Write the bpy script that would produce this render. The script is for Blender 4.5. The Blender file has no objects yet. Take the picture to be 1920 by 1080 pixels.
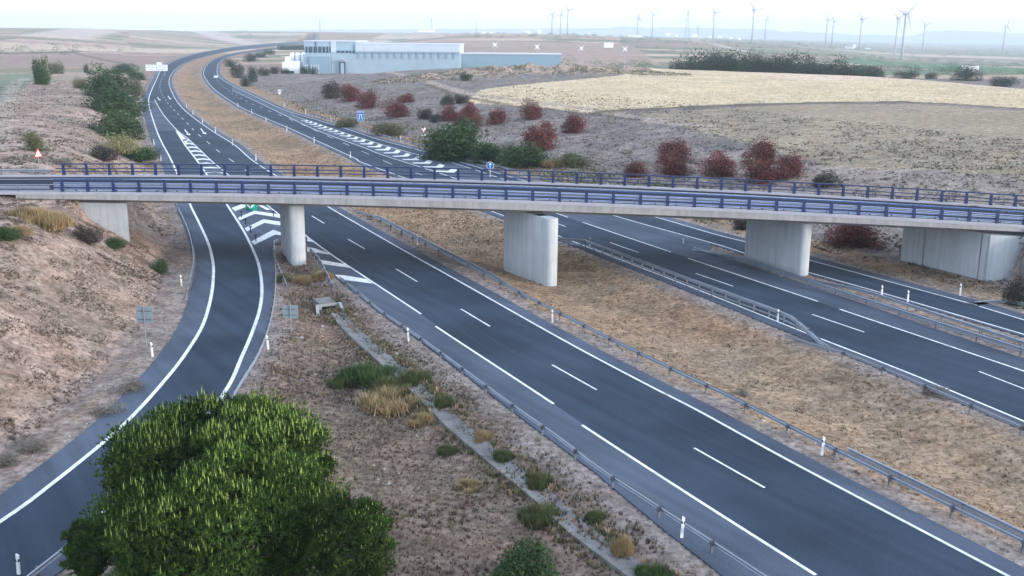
import bpy, math, random
import numpy as np
from mathutils import Matrix, Vector
from mathutils.geometry import tessellate_polygon

S = bpy.context.scene
COL = S.collection
# ------------------------------------------------------------ camera, world, sun, exposure
F, YH, CAMH, ROLL = 1930.0, 66.0, 23.0, 0.008       # focal length (px of 1920), horizon row, height (m), roll
TH = math.atan((540 - YH) / F)
cam = bpy.data.cameras.new('camera')
cam.sensor_width = 36.0
cam.lens = 36.0 * F / 1920.0
cam.clip_start = 0.5
cam.clip_end = 60000
camo = bpy.data.objects.new('camera', cam)
COL.objects.link(camo)
X = Vector((1, 0, 0)); U = Vector((0, math.sin(TH), math.cos(TH))); Bk = Vector((0, -math.cos(TH), math.sin(TH)))
cr, sr = math.cos(ROLL), math.sin(ROLL)
right = cr * X + sr * U
up = -sr * X + cr * U
m4 = Matrix.Identity(4)
for i in range(3):
    m4[i][0] = right[i]; m4[i][1] = up[i]; m4[i][2] = Bk[i]
m4[2][3] = CAMH
camo.matrix_world = m4
S.camera = camo

SUN_EL, SUN_AZ = math.radians(10), math.radians(116)   # azimuth clockwise from +Y (view direction)
world = bpy.data.worlds.new('World')
S.world = world
world.use_nodes = True
wn, wl = world.node_tree.nodes, world.node_tree.links
wn.clear()
wo = wn.new('ShaderNodeOutputWorld'); bg = wn.new('ShaderNodeBackground')
sky = wn.new('ShaderNodeTexSky'); sky.sky_type = 'NISHITA'; sky.sun_disc = False
sky.sun_elevation = SUN_EL; sky.sun_rotation = SUN_AZ
sky.air_density = 1.0; sky.dust_density = 1.6; sky.ozone_density = 1.6; sky.altitude = 250
mixw = wn.new('ShaderNodeMix'); mixw.data_type = 'RGBA'; mixw.inputs['Factor'].default_value = 0.55
mixw.inputs['B'].default_value = (7.6, 8.9, 11.0, 1)         # thin even dawn cloud
wl.new(sky.outputs['Color'], mixw.inputs['A'])
wl.new(mixw.outputs['Result'], bg.inputs['Color'])
bg.inputs['Strength'].default_value = 0.1
wl.new(bg.outputs['Background'], wo.inputs['Surface'])
sd = bpy.data.lights.new('sun', 'SUN'); sd.energy = 1.25; sd.angle = math.radians(14); sd.color = (1.0, 0.92, 0.84)
so = bpy.data.objects.new('sun', sd); COL.objects.link(so)
sv = Vector((math.sin(SUN_AZ) * math.cos(SUN_EL), math.cos(SUN_AZ) * math.cos(SUN_EL), math.sin(SUN_EL)))
so.rotation_euler = sv.to_track_quat('Z', 'Y').to_euler()
so.location = (60, -20, 60)
S.view_settings.view_transform = 'Standard'
S.view_settings.look = 'None'
S.view_settings.exposure = 1.34
S.view_settings.gamma = 1.0
S.view_settings.use_curve_mapping = False
S.cycles.max_bounces = 6
S.cycles.volume_bounces = 1
S.cycles.diffuse_bounces = 3
S.cycles.use_denoising = True

rng = np.random.default_rng(7)
random.seed(7)

# ------------------------------------------------------------ measuring helpers: a sight line of the survey camera meets the ground
def ray(px, py):
    u = px - 960; v = py - 540
    u, v = cr * u + sr * v, -sr * u + cr * v
    return np.array([u, F * math.cos(TH) - v * math.sin(TH), -F * math.sin(TH) - v * math.cos(TH)])
def W(px, py, z=0.0):
    d = ray(px, py); t = (z - CAMH) / d[2]
    return np.array([d[0] * t, d[1] * t, z])
def D(px, py, Y):
    d = ray(px, py); t = Y / d[1]
    return np.array([d[0] * t, Y, CAMH + d[2] * t])
def ppm(p):      # pixels per metre at a point
    return F / (p[1] * math.cos(TH) + (CAMH - p[2]) * math.sin(TH))
def sstep(a, b, x):
    t = np.clip((x - a) / (b - a), 0, 1); return t * t * (3 - 2 * t)
def hashn(ix, iy, k=0):
    v = np.sin(ix * 127.1 + iy * 311.7 + k * 74.7) * 43758.5453
    return v - np.floor(v)
def vnoise(x, y, k=0):
    ix, iy = np.floor(x), np.floor(y); fx, fy = x - ix, y - iy
    fx = fx * fx * (3 - 2 * fx); fy = fy * fy * (3 - 2 * fy)
    a = hashn(ix, iy, k); b = hashn(ix + 1, iy, k); c = hashn(ix, iy + 1, k); d = hashn(ix + 1, iy + 1, k)
    return (a * (1 - fx) + b * fx) * (1 - fy) + (c * (1 - fx) + d * fx) * fy
def fbm(x, y, k=0):
    return (vnoise(x, y, k) + .5 * vnoise(2.1 * x, 2.1 * y, k + 1) + .25 * vnoise(4.3 * x, 4.3 * y, k + 2)) / 1.75
def smooth_line(P, step=None, n=8):
    P = [np.array(p[:2], float) for p in P]
    P = [2 * P[0] - P[1]] + P + [2 * P[-1] - P[-2]]
    out = []
    for i in range(1, len(P) - 2):
        p0, p1, p2, p3 = P[i - 1:i + 3]
        for t in np.linspace(0, 1, n, endpoint=False):
            out.append(.5 * ((2 * p1) + (-p0 + p2) * t + (2 * p0 - 5 * p1 + 4 * p2 - p3) * t * t + (-p0 + 3 * p1 - 3 * p2 + p3) * t ** 3))
    out.append(P[-2])
    return np.array(out)
def ppx(L, z=0.0):
    return [W(x, y, z)[:2] for x, y in L]
def arclen(P):
    return np.concatenate([[0], np.cumsum(np.linalg.norm(np.diff(P, axis=0), axis=1))])
def at_len(P, s):
    a = arclen(P); return np.array([np.interp(s, a, P[:, k]) for k in range(P.shape[1])]).T
def offset(P, d):
    P = np.asarray(P)[:, :2]; t = np.gradient(P, axis=0); t /= np.linalg.norm(t, axis=1)[:, None]
    return P + np.stack([-t[:, 1], t[:, 0]], 1) * d      # positive = left of travel

# ------------------------------------------------------------ lines of the road, near to far
A_IN = [(27.0, 30.0)] + ppx([(1759, 1011), (1480, 864), (1307, 769), (1211, 720), (1055, 637), (860, 527), (735, 457), (612, 386), (540, 343), (475, 302), (440, 272), (400, 247), (362, 220), (337, 197), (322, 172), (317, 150), (327, 132), (348, 118), (385, 106), (440, 95), (520, 86.5), (600, 80)])
A_IN[0] = 2 * A_IN[1] - A_IN[2]
A_IN = [A_IN[0] + (A_IN[0] - A_IN[1]) * 2.4] + A_IN
A_OUT = ppx([(1518, 1071), (1300, 932.5), (1091.7, 797.3), (1037.5, 757), (817, 612), (791, 590), (690, 523), (600, 462), (500, 384), (440, 337), (397, 302), (375, 281), (350, 258), (330, 242), (305, 213), (290, 187)])
A_OUT = [A_OUT[0] + (A_OUT[0] - A_OUT[1]) * 1.6] + A_OUT
RAMP_L = [(-38, 16), (-31, 27.), (-26.7, 37)] + ppx([(0, 978), (100, 905), (205, 820), (262, 766), (320, 700), (350, 660), (380, 610), (395, 560), (400, 520), (399, 490), (390, 455), (372, 415), (355, 380), (322, 302), (300, 260), (287, 225), (280, 200), (279, 185), (286, 165), (293, 150), (297, 141), (305, 128), (325, 115), (350, 106), (390, 96), (457, 86), (520, 80.5), (590, 76)])
RAMP_R = [(-20.1, 46.5), (-19.2, 53)] + ppx([(418, 740), (455, 665), (472, 625), (487, 580), (491, 540), (486, 500), (475, 470), (455, 430), (425, 383), (400, 345), (370, 302), (347, 272), (330, 245)])
B_IN = ppx([(1920, 790), (1700, 698), (1500, 620), (1300, 540), (1067, 450), (1044, 441), (900, 388), (790, 345), (680, 305), (662, 295), (590, 262), (535, 237), (475, 212), (445, 197), (405, 170), (387, 150), (382, 135), (390, 120), (412, 107), (455, 97), (530, 88), (610, 81.5)])
B_OUT = ppx([(1920, 696), (1578, 581), (1530, 564), (1292, 485), (1256, 472), (1093, 417), (1000, 385), (900, 350), (800, 317), (715, 290), (680, 276), (630, 258), (580, 238.5), (530, 214), (480, 190), (435, 169)])
BR_L = ppx([(1920, 627), (1653, 549), (1514, 510), (1400, 476), (1340, 457), (1140, 401), (1000, 355), (855, 307), (792, 292), (730, 275), (655, 252), (595, 232), (545, 215)])
BR_R = ppx([(1920, 600), (1818, 569), (1515, 487), (1403, 455), (1340, 439), (1215, 403), (1000, 344), (850, 300), (780, 280), (705, 260), (645, 240), (595, 225), (530, 205), (477, 180), (435, 160), (412, 145), (407, 132), (412, 117), (430, 106), (468, 98), (540, 90), (612, 83)])
def extend(L, m):
    L = [np.array(p, float) for p in L]
    d = L[0] - L[1]; d /= np.linalg.norm(d); return [L[0] + d * m] + L
B_IN, B_OUT, BR_L, BR_R = [extend(L, 70) for L in (B_IN, B_OUT, BR_L, BR_R)]
LN = {k: smooth_line(v, n=6) for k, v in dict(A_IN=A_IN, A_OUT=A_OUT, RAMP_L=RAMP_L, RAMP_R=RAMP_R, B_IN=B_IN, B_OUT=B_OUT, BR_L=BR_L, BR_R=BR_R).items()}

# pavement outlines
a_right = offset(LN['A_IN'], -1.3)
ramp_left = offset(LN['RAMP_L'], 1.9)
ramp_right_edge = np.array([(-31, 12), (-25.6, 22), (-22.4, 31.5), (-19.7, 41), (-18.0, 53)] + ppx([(440, 740), (478, 672), (499, 620), (509, 575), (512, 540), (512, 490), (512, 458)]))
a_left_edge = np.array(ppx([(1420, 1130), (1233, 983), (1113, 883), (983, 787), (895, 720), (790, 640), (707, 582), (632, 522), (598, 490), (578, 462), (574, 452)]))
a_left_edge = np.array(extend(a_left_edge, 40))
roadA = np.concatenate([a_right, ramp_left[::-1], ramp_right_edge, a_left_edge[::-1]])
b_left = offset(LN['B_IN'], 1.1)
b_right = offset(LN['BR_R'], -1.6)
br_left_edge = offset(LN['BR_L'], .5)
i0 = np.argmax(br_left_edge[:, 1] > W(1290, 450)[1])
b_right_edge = np.array(extend(ppx([(1920, 672), (1780, 625), (1650, 580), (1513, 533), (1400, 497), (1330, 472)]), 70))
roadB = np.concatenate([b_left, b_right[::-1], br_left_edge[:i0], b_right_edge[::-1]])

def inside(poly, x, y):
    c = np.zeros(x.shape, bool); n = len(poly)
    for i in range(n):
        x1, y1 = poly[i]; x2, y2 = poly[(i + 1) % n]
        if y1 == y2: continue
        k = (y1 > y) != (y2 > y)
        c ^= k & (x < (x2 - x1) * (y - y1) / (y2 - y1) + x1)
    return c
def dist_line(P, x, y, closed=False):
    d = np.full(x.shape, 1e9); n = len(P)
    for i in range(n if closed else n - 1):
        x1, y1 = P[i]; x2, y2 = P[(i + 1) % n]
        dx, dy = x2 - x1, y2 - y1; L = dx * dx + dy * dy + 1e-9
        t = np.clip(((x - x1) * dx + (y - y1) * dy) / L, 0, 1)
        d = np.minimum(d, (x - x1 - t * dx) ** 2 + (y - y1 - t * dy) ** 2)
    return np.sqrt(d)

# ------------------------------------------------------------ overpass line (needed by the terrain)
def YN(x): return 102.0 - 0.055 * (np.asarray(x, float) + 38)
def solve_on_near(px, py):
    x = 0.0
    for _ in range(12):
        p = D(px, py, float(YN(x))); x = p[0]
    return p
pb = np.array([solve_on_near(*q) for q in [(72, 374), (235, 375.5), (400, 377.5), (575, 381), (725, 386), (875, 390.5), (985, 395), (1110, 400), (1300, 406), (1494, 414.5), (1689, 423.5), (1916, 434)]])
pt = np.array([solve_on_near(*q) for q in [(72, 362.5), (250, 362.5), (400, 365), (575, 367.5), (725, 370.5), (875, 374.5), (985, 379), (1110, 384), (1335, 393), (1494, 400), (1689, 411), (1916, 424)]])
cb = np.polyfit(pb[:, 0], pb[:, 2], 2); ct = np.polyfit(pt[:, 0], pt[:, 2], 2)
def clampx(f, x, lo=-50, hi=50):
    x = np.asarray(x, float); xc = np.clip(x, lo, hi)
    sl = np.where(x < lo, np.polyval(np.polyder(f), lo), np.polyval(np.polyder(f), hi))
    return np.polyval(f, xc) + (x - xc) * sl
def ZB(x): return clampx(cb, x)
def ZT(x): return clampx(ct, x)
def YF(x):
    return np.interp(x, [-300, -40, 0, 30, 50, 300], [115.5 + 8, 115.5, 113.6, 111.6, 110.4, 104])
def ZR(x): return ZT(x) - 0.10       # carriageway level on the overpass

# ------------------------------------------------------------ terrain height
lx = LN['RAMP_L'][:, 0] - 2.2; ly = LN['RAMP_L'][:, 1]
o_ = np.argsort(ly); lx, ly = lx[o_], ly[o_]
rx_ = b_right[:, 0]; ry_ = b_right[:, 1]; o_ = np.argsort(ry_); rx_, ry_ = rx_[o_], ry_[o_]
def far_z(x, y):
    a = x / np.maximum(y, 50)
    T = np.interp(a, [-1, -.5, -.13, .054, .195, .233, .34, .38, .5, 1], [31, 30, 28, 25, 12, 8, -10, -16, -23, -30])
    dc = np.maximum(np.interp(y, ly, lx) - x, x - np.interp(y, ry_, rx_))
    fade = np.where(y < 2700, sstep(25, 160 + .10 * y, dc), np.maximum(sstep(2700, 3600, y), sstep(25, 430, dc)))
    return fade * (T * sstep(600, 2300, y) + (fbm(x / 420, y / 420, 5) - .5) * 3 * sstep(900, 2500, y))
MOUNDS = [(W(px, py, 7.5)[:2], r, h * .5) for px, py, r, h in ((800, 139, 20, 1.3), (850, 137, 18, 1.8), (905, 138, 20, 2.4), (960, 136, 20, 2.4), (1010, 137, 20, 2.8), (1065, 138, 20, 2.4), (1120, 138, 18, 2.6), (1160, 130, 16, 2.8), (1190, 137, 16, 2.2), (1235, 141, 12, 1.4))]
def terrain(x, y, pave=True):
    x = np.asarray(x, float); y = np.asarray(y, float)
    xl = np.interp(y, ly, lx); xr = np.interp(y, ry_, rx_)
    a = x / np.maximum(y, 50)
    z = far_z(x, y)
    n1 = fbm(x / 9, y / 9, 1) - .5
    # left hill with the cutting
    dl = (xl - x) * .88
    capL = np.interp(y, [0, 60, 90, 130, 170, 260, 380, 520], [7.4, 7.6, 7.5, 7.0, 6.6, 6.2, 5.0, 0.0])
    slp = .58 + .20 * sstep(78, 92, y) * sstep(150, 120, y)
    zl = np.clip((dl - 2.5) * slp, 0, None) / np.maximum(capL, .1)
    zl = capL * zl / (1 + zl ** 4) ** .25 + n1 * .8 * sstep(3, 9, dl)
    z = z + np.where(dl > 2.6, zl, 0)
    # right hill
    dr = (x - xr) * .86
    edge = np.interp(a, [-.6, -.22, -.12, 0, .17, .32, .5, .9], [300, 430, 500, 560, 500, 440, 322, 240]) + (fbm(x / 60, y / 60, 3) - .5) * 14
    top = np.interp(a, [-.3, -.1, .1, .5], [4.0, 6.6, 7.6, 7.6])
    s_ = np.clip((dr - 4.5) * .17, 0, None)
    zr = top * (1 - np.exp(-(s_ / top) ** 1.35)) + (n1 * .9) * sstep(6, 14, dr) * sstep(70, 20, dr) + n1 * .15 * sstep(10, 20, dr)
    for c, r, h in MOUNDS:
        zr = zr + h * np.exp(-((x - c[0]) ** 2 + (y - c[1]) ** 2) / r ** 2) * (.2 + 1.6 * fbm(x / 5, y / 5, 9))
    z = z + np.where(dr > 4.5, zr * (1 - sstep(0, 60, y - edge)), 0)
    # embankments that carry the road of the overpass
    e = np.maximum(YN(x) + .2 - y, y - YF(x) + .2)
    zt = ZR(x) - .08
    xe = np.where(y > 97.2, 46.2 - (y - 97.2) * .2 + 2.5, 47.5)
    fl = np.where(x < 0, sstep(-42.8, -45.0, x), sstep(xe, xe + 1.6, x)) * (np.abs(x) < 290)
    emb = zt - np.clip(e, 0, None) * .62
    use = (fl > 0) & (emb > -1)
    z = np.where(use & (e <= 0), z * (1 - fl) + zt * fl, np.where(use, np.maximum(z, z * (1 - fl) + emb * fl), z))
    # corridor floor, pavement bed
    mid = (dl < 2.6) & (dr < 4.5) & (y < 2700)
    z = np.where(mid, np.minimum(z, 0) - 0.04, z)
    if pave:
        near = (dl < 30) & (dr < 30)
        xx, yy = x[near] if x.ndim else x, y[near] if y.ndim else y
        ins = inside(roadA, xx, yy) | inside(roadB, xx, yy)
        dp = np.minimum(dist_line(roadA, xx, yy, True), dist_line(roadB, xx, yy, True))
        depth = np.where(dl[near] < -3, .85, .3) if x.ndim else .5
        zz = z[near] - depth * sstep(.4, 7.5, dp) * (dr[near] < 2) + (n1[near] * .22) * sstep(.6, 3, dp)
        zz = np.where(ins, -0.14 + (z[near] + .04 if False else 0), zz)
        zz = np.where(~ins & (dp < 1.0), np.minimum(zz, -.05), zz)
        z = z.copy(); z[near] = zz
    # foundations of the overpass road stay below its surface
    return z
def tz(x, y): return float(terrain(np.array([x]), np.array([y]))[0])
def G(px, py, tmax=9000):
    d = ray(px, py); d = d / np.linalg.norm(d)
    t = np.geomspace(22, tmax, 1600)
    P = d[None] * t[:, None]; P[:, 2] += CAMH
    zt = terrain(P[:, 0], P[:, 1])
    k = np.argmax(P[:, 2] < zt)
    if P[k, 2] >= zt[k]: k = len(t) - 1
    a, b = t[max(k - 1, 0)], t[k]
    tt = np.linspace(a, b, 24); P = d[None] * tt[:, None]; P[:, 2] += CAMH
    zt = terrain(P[:, 0], P[:, 1]); k = int(np.argmax(P[:, 2] < zt))
    return np.array([P[k, 0], P[k, 1], zt[k]])

# ------------------------------------------------------------ materials
def new_mat(name, color=(.5, .5, .5), rough=.8, metal=0.0, var=0.0, scale=3.0, bump=0.0, spec=.3, detail=6, attr=None, stains=None):
    m = bpy.data.materials.new(name); m.use_nodes = True
    n, l = m.node_tree.nodes, m.node_tree.links
    b = n['Principled BSDF']
    b.inputs['Roughness'].default_value = rough; b.inputs['Metallic'].default_value = metal
    b.inputs['Specular IOR Level'].default_value = spec
    tc = n.new('ShaderNodeTexCoord')
    src = None
    if attr:
        at = n.new('ShaderNodeAttribute'); at.attribute_name = attr; src = at.outputs['Color']
    else:
        rgb = n.new('ShaderNodeRGB'); rgb.outputs[0].default_value = (*color, 1); src = rgb.outputs[0]
    if var > 0:
        geo = n.new('ShaderNodeNewGeometry')
        def noise(sc, det=detail):
            no = n.new('ShaderNodeTexNoise'); no.inputs['Scale'].default_value = sc; no.inputs['Detail'].default_value = det
            l.new(geo.outputs['Position'], no.inputs['Vector']); return no.outputs['Fac']
        a_ = noise(scale); b_ = noise(scale * .13, 3)
        ad = n.new('ShaderNodeMath'); ad.operation = 'ADD'; l.new(a_, ad.inputs[0]); l.new(b_, ad.inputs[1])
        mr = n.new('ShaderNodeMapRange'); mr.inputs[1].default_value = .65; mr.inputs[2].default_value = 1.35
        mr.inputs[3].default_value = 1 - var; mr.inputs[4].default_value = 1 + var
        l.new(ad.outputs[0], mr.inputs[0])
        mu = n.new('ShaderNodeVectorMath'); mu.operation = 'SCALE'
        l.new(src, mu.inputs[0]); l.new(mr.outputs[0], mu.inputs['Scale']); src = mu.outputs[0]
        if bump > 0:
            bp = n.new('ShaderNodeBump'); bp.inputs['Strength'].default_value = bump; bp.inputs['Distance'].default_value = .05
            l.new(a_, bp.inputs['Height']); l.new(bp.outputs[0], b.inputs['Normal'])
    l.new(src, b.inputs['Base Color'])
    return m

def streaked(m, amt=.35):
    n, l = m.node_tree.nodes, m.node_tree.links; b = n['Principled BSDF']
    src = b.inputs['Base Color'].links[0].from_socket
    geo = n.new('ShaderNodeNewGeometry'); mp = n.new('ShaderNodeMapping'); mp.inputs['Scale'].default_value = (1.6, 1.6, .12); l.new(geo.outputs['Position'], mp.inputs['Vector'])
    no = n.new('ShaderNodeTexNoise'); no.inputs['Scale'].default_value = 1.3; no.inputs['Detail'].default_value = 6; no.inputs['Roughness'].default_value = .65; l.new(mp.outputs[0], no.inputs['Vector'])
    r = n.new('ShaderNodeMapRange'); r.inputs[1].default_value = .38; r.inputs[2].default_value = .60; r.inputs[3].default_value = 1 - amt; r.inputs[4].default_value = 1.06; l.new(no.outputs['Fac'], r.inputs[0])
    v = n.new('ShaderNodeVectorMath'); v.operation = 'SCALE'; l.new(src, v.inputs[0]); l.new(r.outputs[0], v.inputs['Scale']); l.new(v.outputs[0], b.inputs['Base Color'])
def ground_material():
    m = bpy.data.materials.new('soil'); m.use_nodes = True
    n, l = m.node_tree.nodes, m.node_tree.links
    b = n['Principled BSDF']; b.inputs['Roughness'].default_value = .95; b.inputs['Specular IOR Level'].default_value = .1
    geo = n.new('ShaderNodeNewGeometry')
    at = n.new('ShaderNodeAttribute'); at.attribute_name = 'soil'
    def noise(sc, det, ro=.6):
        no = n.new('ShaderNodeTexNoise'); no.inputs['Scale'].default_value = sc; no.inputs['Detail'].default_value = det
        no.inputs['Roughness'].default_value = ro
        l.new(geo.outputs['Position'], no.inputs['Vector']); return no.outputs['Fac']
    def mrange(s, a, c, d, e):
        r = n.new('ShaderNodeMapRange'); r.inputs[1].default_value = a; r.inputs[2].default_value = c; r.inputs[3].default_value = d; r.inputs[4].default_value = e
        l.new(s, r.inputs[0]); return r.outputs[0]
    def mul(a, c):
        r = n.new('ShaderNodeMath'); r.operation = 'MULTIPLY'; l.new(a, r.inputs[0]); l.new(c, r.inputs[1]); return r.outputs[0]
    fine = noise(2.3, 6, .75); mid = noise(.60, 4); big = noise(.07, 3)
    k = mul(mul(mrange(fine, .36, .64, .50, 1.50), mrange(mid, .34, .66, .74, 1.26)), mrange(big, .3, .7, .86, 1.14))
    sc = n.new('ShaderNodeVectorMath'); sc.operation = 'SCALE'; l.new(at.outputs['Color'], sc.inputs[0]); l.new(k, sc.inputs['Scale'])
    # hue drift: rusty patches
    hs = n.new('ShaderNodeMix'); hs.data_type = 'RGBA'; hs.blend_type = 'MULTIPLY'
    l.new(mrange(noise(.21, 4), .42, .68, 0, .34), hs.inputs['Factor']); l.new(sc.outputs[0], hs.inputs['A'])
    hs.inputs['B'].default_value = (1.0, .80, .64, 1)
    l.new(hs.outputs['Result'], b.inputs['Base Color'])
    bp = n.new('ShaderNodeBump'); bp.inputs['Strength'].default_value = .9; bp.inputs['Distance'].default_value = .12
    l.new(fine, bp.inputs['Height']); l.new(bp.outputs[0], b.inputs['Normal'])
    return m

def asphalt_material(name, col):
    m = bpy.data.materials.new(name); m.use_nodes = True
    n, l = m.node_tree.nodes, m.node_tree.links
    b = n['Principled BSDF']; b.inputs['Roughness'].default_value = .85; b.inputs['Specular IOR Level'].default_value = .12
    geo = n.new('ShaderNodeNewGeometry')
    at = n.new('ShaderNodeAttribute'); at.attribute_name = 'wear'
    def noise(sc, det, vec=None):
        no = n.new('ShaderNodeTexNoise'); no.inputs['Scale'].default_value = sc; no.inputs['Detail'].default_value = det
        l.new(vec or geo.outputs['Position'], no.inputs['Vector']); return no.outputs['Fac']
    def mrange(s, a, c, d, e):
        r = n.new('ShaderNodeMapRange'); r.inputs[1].default_value = a; r.inputs[2].default_value = c; r.inputs[3].default_value = d; r.inputs[4].default_value = e
        l.new(s, r.inputs[0]); return r.outputs[0]
    # streaks along the road (tyre polish, seams): stretched noise in a frame turned to the road direction
    mp = n.new('ShaderNodeMapping'); mp.vector_type = 'TEXTURE'; mp.inputs['Rotation'].default_value = (0, 0, math.radians(-57)); mp.inputs['Scale'].default_value = (34, .9, 1)
    l.new(geo.outputs['Position'], mp.inputs['Vector'])
    k = None
    for s in (mrange(noise(9, 4), .3, .7, .84, 1.16), mrange(noise(.11, 5), .32, .68, .78, 1.30), mrange(noise(.9, 4, mp.outputs[0]), .32, .68, .86, 1.14)):
        if k is None: k = s
        else:
            r = n.new('ShaderNodeMath'); r.operation = 'MULTIPLY'; l.new(k, r.inputs[0]); l.new(s, r.inputs[1]); k = r.outputs[0]
    sc = n.new('ShaderNodeVectorMath'); sc.operation = 'SCALE'; sc.inputs[0].default_value = col; l.new(k, sc.inputs['Scale'])
    l.new(sc.outputs[0], b.inputs['Base Color'])
    return m

M = {}
M['soil'] = ground_material()
M['asphalt'] = asphalt_material('asphalt', (.034, .049, .073))
M['shoulder'] = asphalt_material('shoulder_asphalt', (.076, .094, .128))
M['paint'] = new_mat('road_paint', (.74, .76, .77), .6, var=.24, scale=5.0)
streaked(M['paint'], .22)
M['concrete'] = new_mat('concrete', (.30, .31, .30), .85, var=.14, scale=1.1, bump=.2)
M['pierc'] = new_mat('pier_concrete', (.46, .49, .51), .85, var=.10, scale=.8, bump=.1)
M['deckc'] = new_mat('deck_concrete', (.34, .335, .33), .85, var=.16, scale=.9, bump=.1)
streaked(M['pierc'], .11); streaked(M['deckc'], .16)
M['kerb'] = new_mat('kerb_concrete', (.38, .38, .43), .8, var=.1, scale=2)
M['ditch'] = new_mat('ditch_concrete', (.19, .185, .18), .9, var=.45, scale=1.4, bump=.3)
M['navy'] = new_mat('navy_paint', (.018, .032, .11), .35, metal=.2, var=.2, scale=2, spec=.6)
M['railblue'] = new_mat('rail_paint', (.17, .27, .58), .24, metal=.9, var=.1, scale=1.5, spec=.6)
M['railhighlit'] = new_mat('highlit_rail_paint', (.32, .41, .70), .3, metal=.5, var=.1, scale=1.5, spec=.6)  # blue rails coloured pale: the sky highlight is put into the colour
M['deckroad'] = new_mat('deck_asphalt', (.030, .036, .055), .95, var=.2, scale=1.5, spec=.04)
M['beamdark'] = new_mat('weathered_beam', (.20, .22, .28), .4, metal=.7, var=.1, scale=2)
M['galv'] = new_mat('galvanised_steel', (.36, .40, .46), .42, metal=.65, var=.12, scale=3)
M['post'] = new_mat('post_steel', (.16, .17, .20), .55, metal=.5, var=.15, scale=3)
M['tar'] = new_mat('tar', (.018, .022, .03), .5)
M['white'] = new_mat('white_plastic', (.80, .80, .80), .5, var=.05, scale=4)
M['black'] = new_mat('black_band', (.02, .02, .02), .6)
M['signback'] = new_mat('sign_back', (.26, .33, .36), .5, metal=.3, var=.1, scale=2)
M['signwhite'] = new_mat('sign_white', (.82, .84, .84), .5)
M['red'] = new_mat('sign_red', (.50, .03, .03), .5)
M['blue'] = new_mat('sign_blue', (.02, .15, .42), .5)
M['green'] = new_mat('bollard_green', (.01, .33, .22), .45)
M['bark'] = new_mat('bark', (.10, .075, .055), .9, var=.3, scale=6, bump=.5)
M['cladding'] = new_mat('pale_cladding', (.33, .43, .50), .5, var=.10, scale=.2)
M['cladwhite'] = new_mat('white_cladding', (.52, .57, .62), .5, var=.06, scale=.2)
M['cladblue'] = new_mat('blue_cladding', (.23, .34, .42), .5, var=.06, scale=.2)
M['roofm'] = new_mat('roof_sheet', (.56, .55, .62), .5, var=.04, scale=.2)
M['glass'] = new_mat('dark_glazing', (.04, .07, .10), .12, spec=.7)
M['turbine'] = new_mat('turbine_white', (.42, .41, .46), .5)
M['pylon'] = new_mat('pylon_steel', (.33, .30, .34), .6, metal=.3)
M['mesa'] = new_mat('mesa_earth', (.26, .22, .20), .95, var=.2, scale=.004)
M['rock'] = new_mat('stone', (.34, .32, .31), .9, var=.3, scale=3, bump=.4)
M['tyre'] = new_mat('tyre', (.02, .02, .02), .8)
for k_, c_ in dict(f_pine='tint', f_green='tint', f_red='tint', f_dry='tint').items():
    mm = new_mat(k_, attr='tint', rough=.8, spec=.15)
    M[k_] = mm

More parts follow.
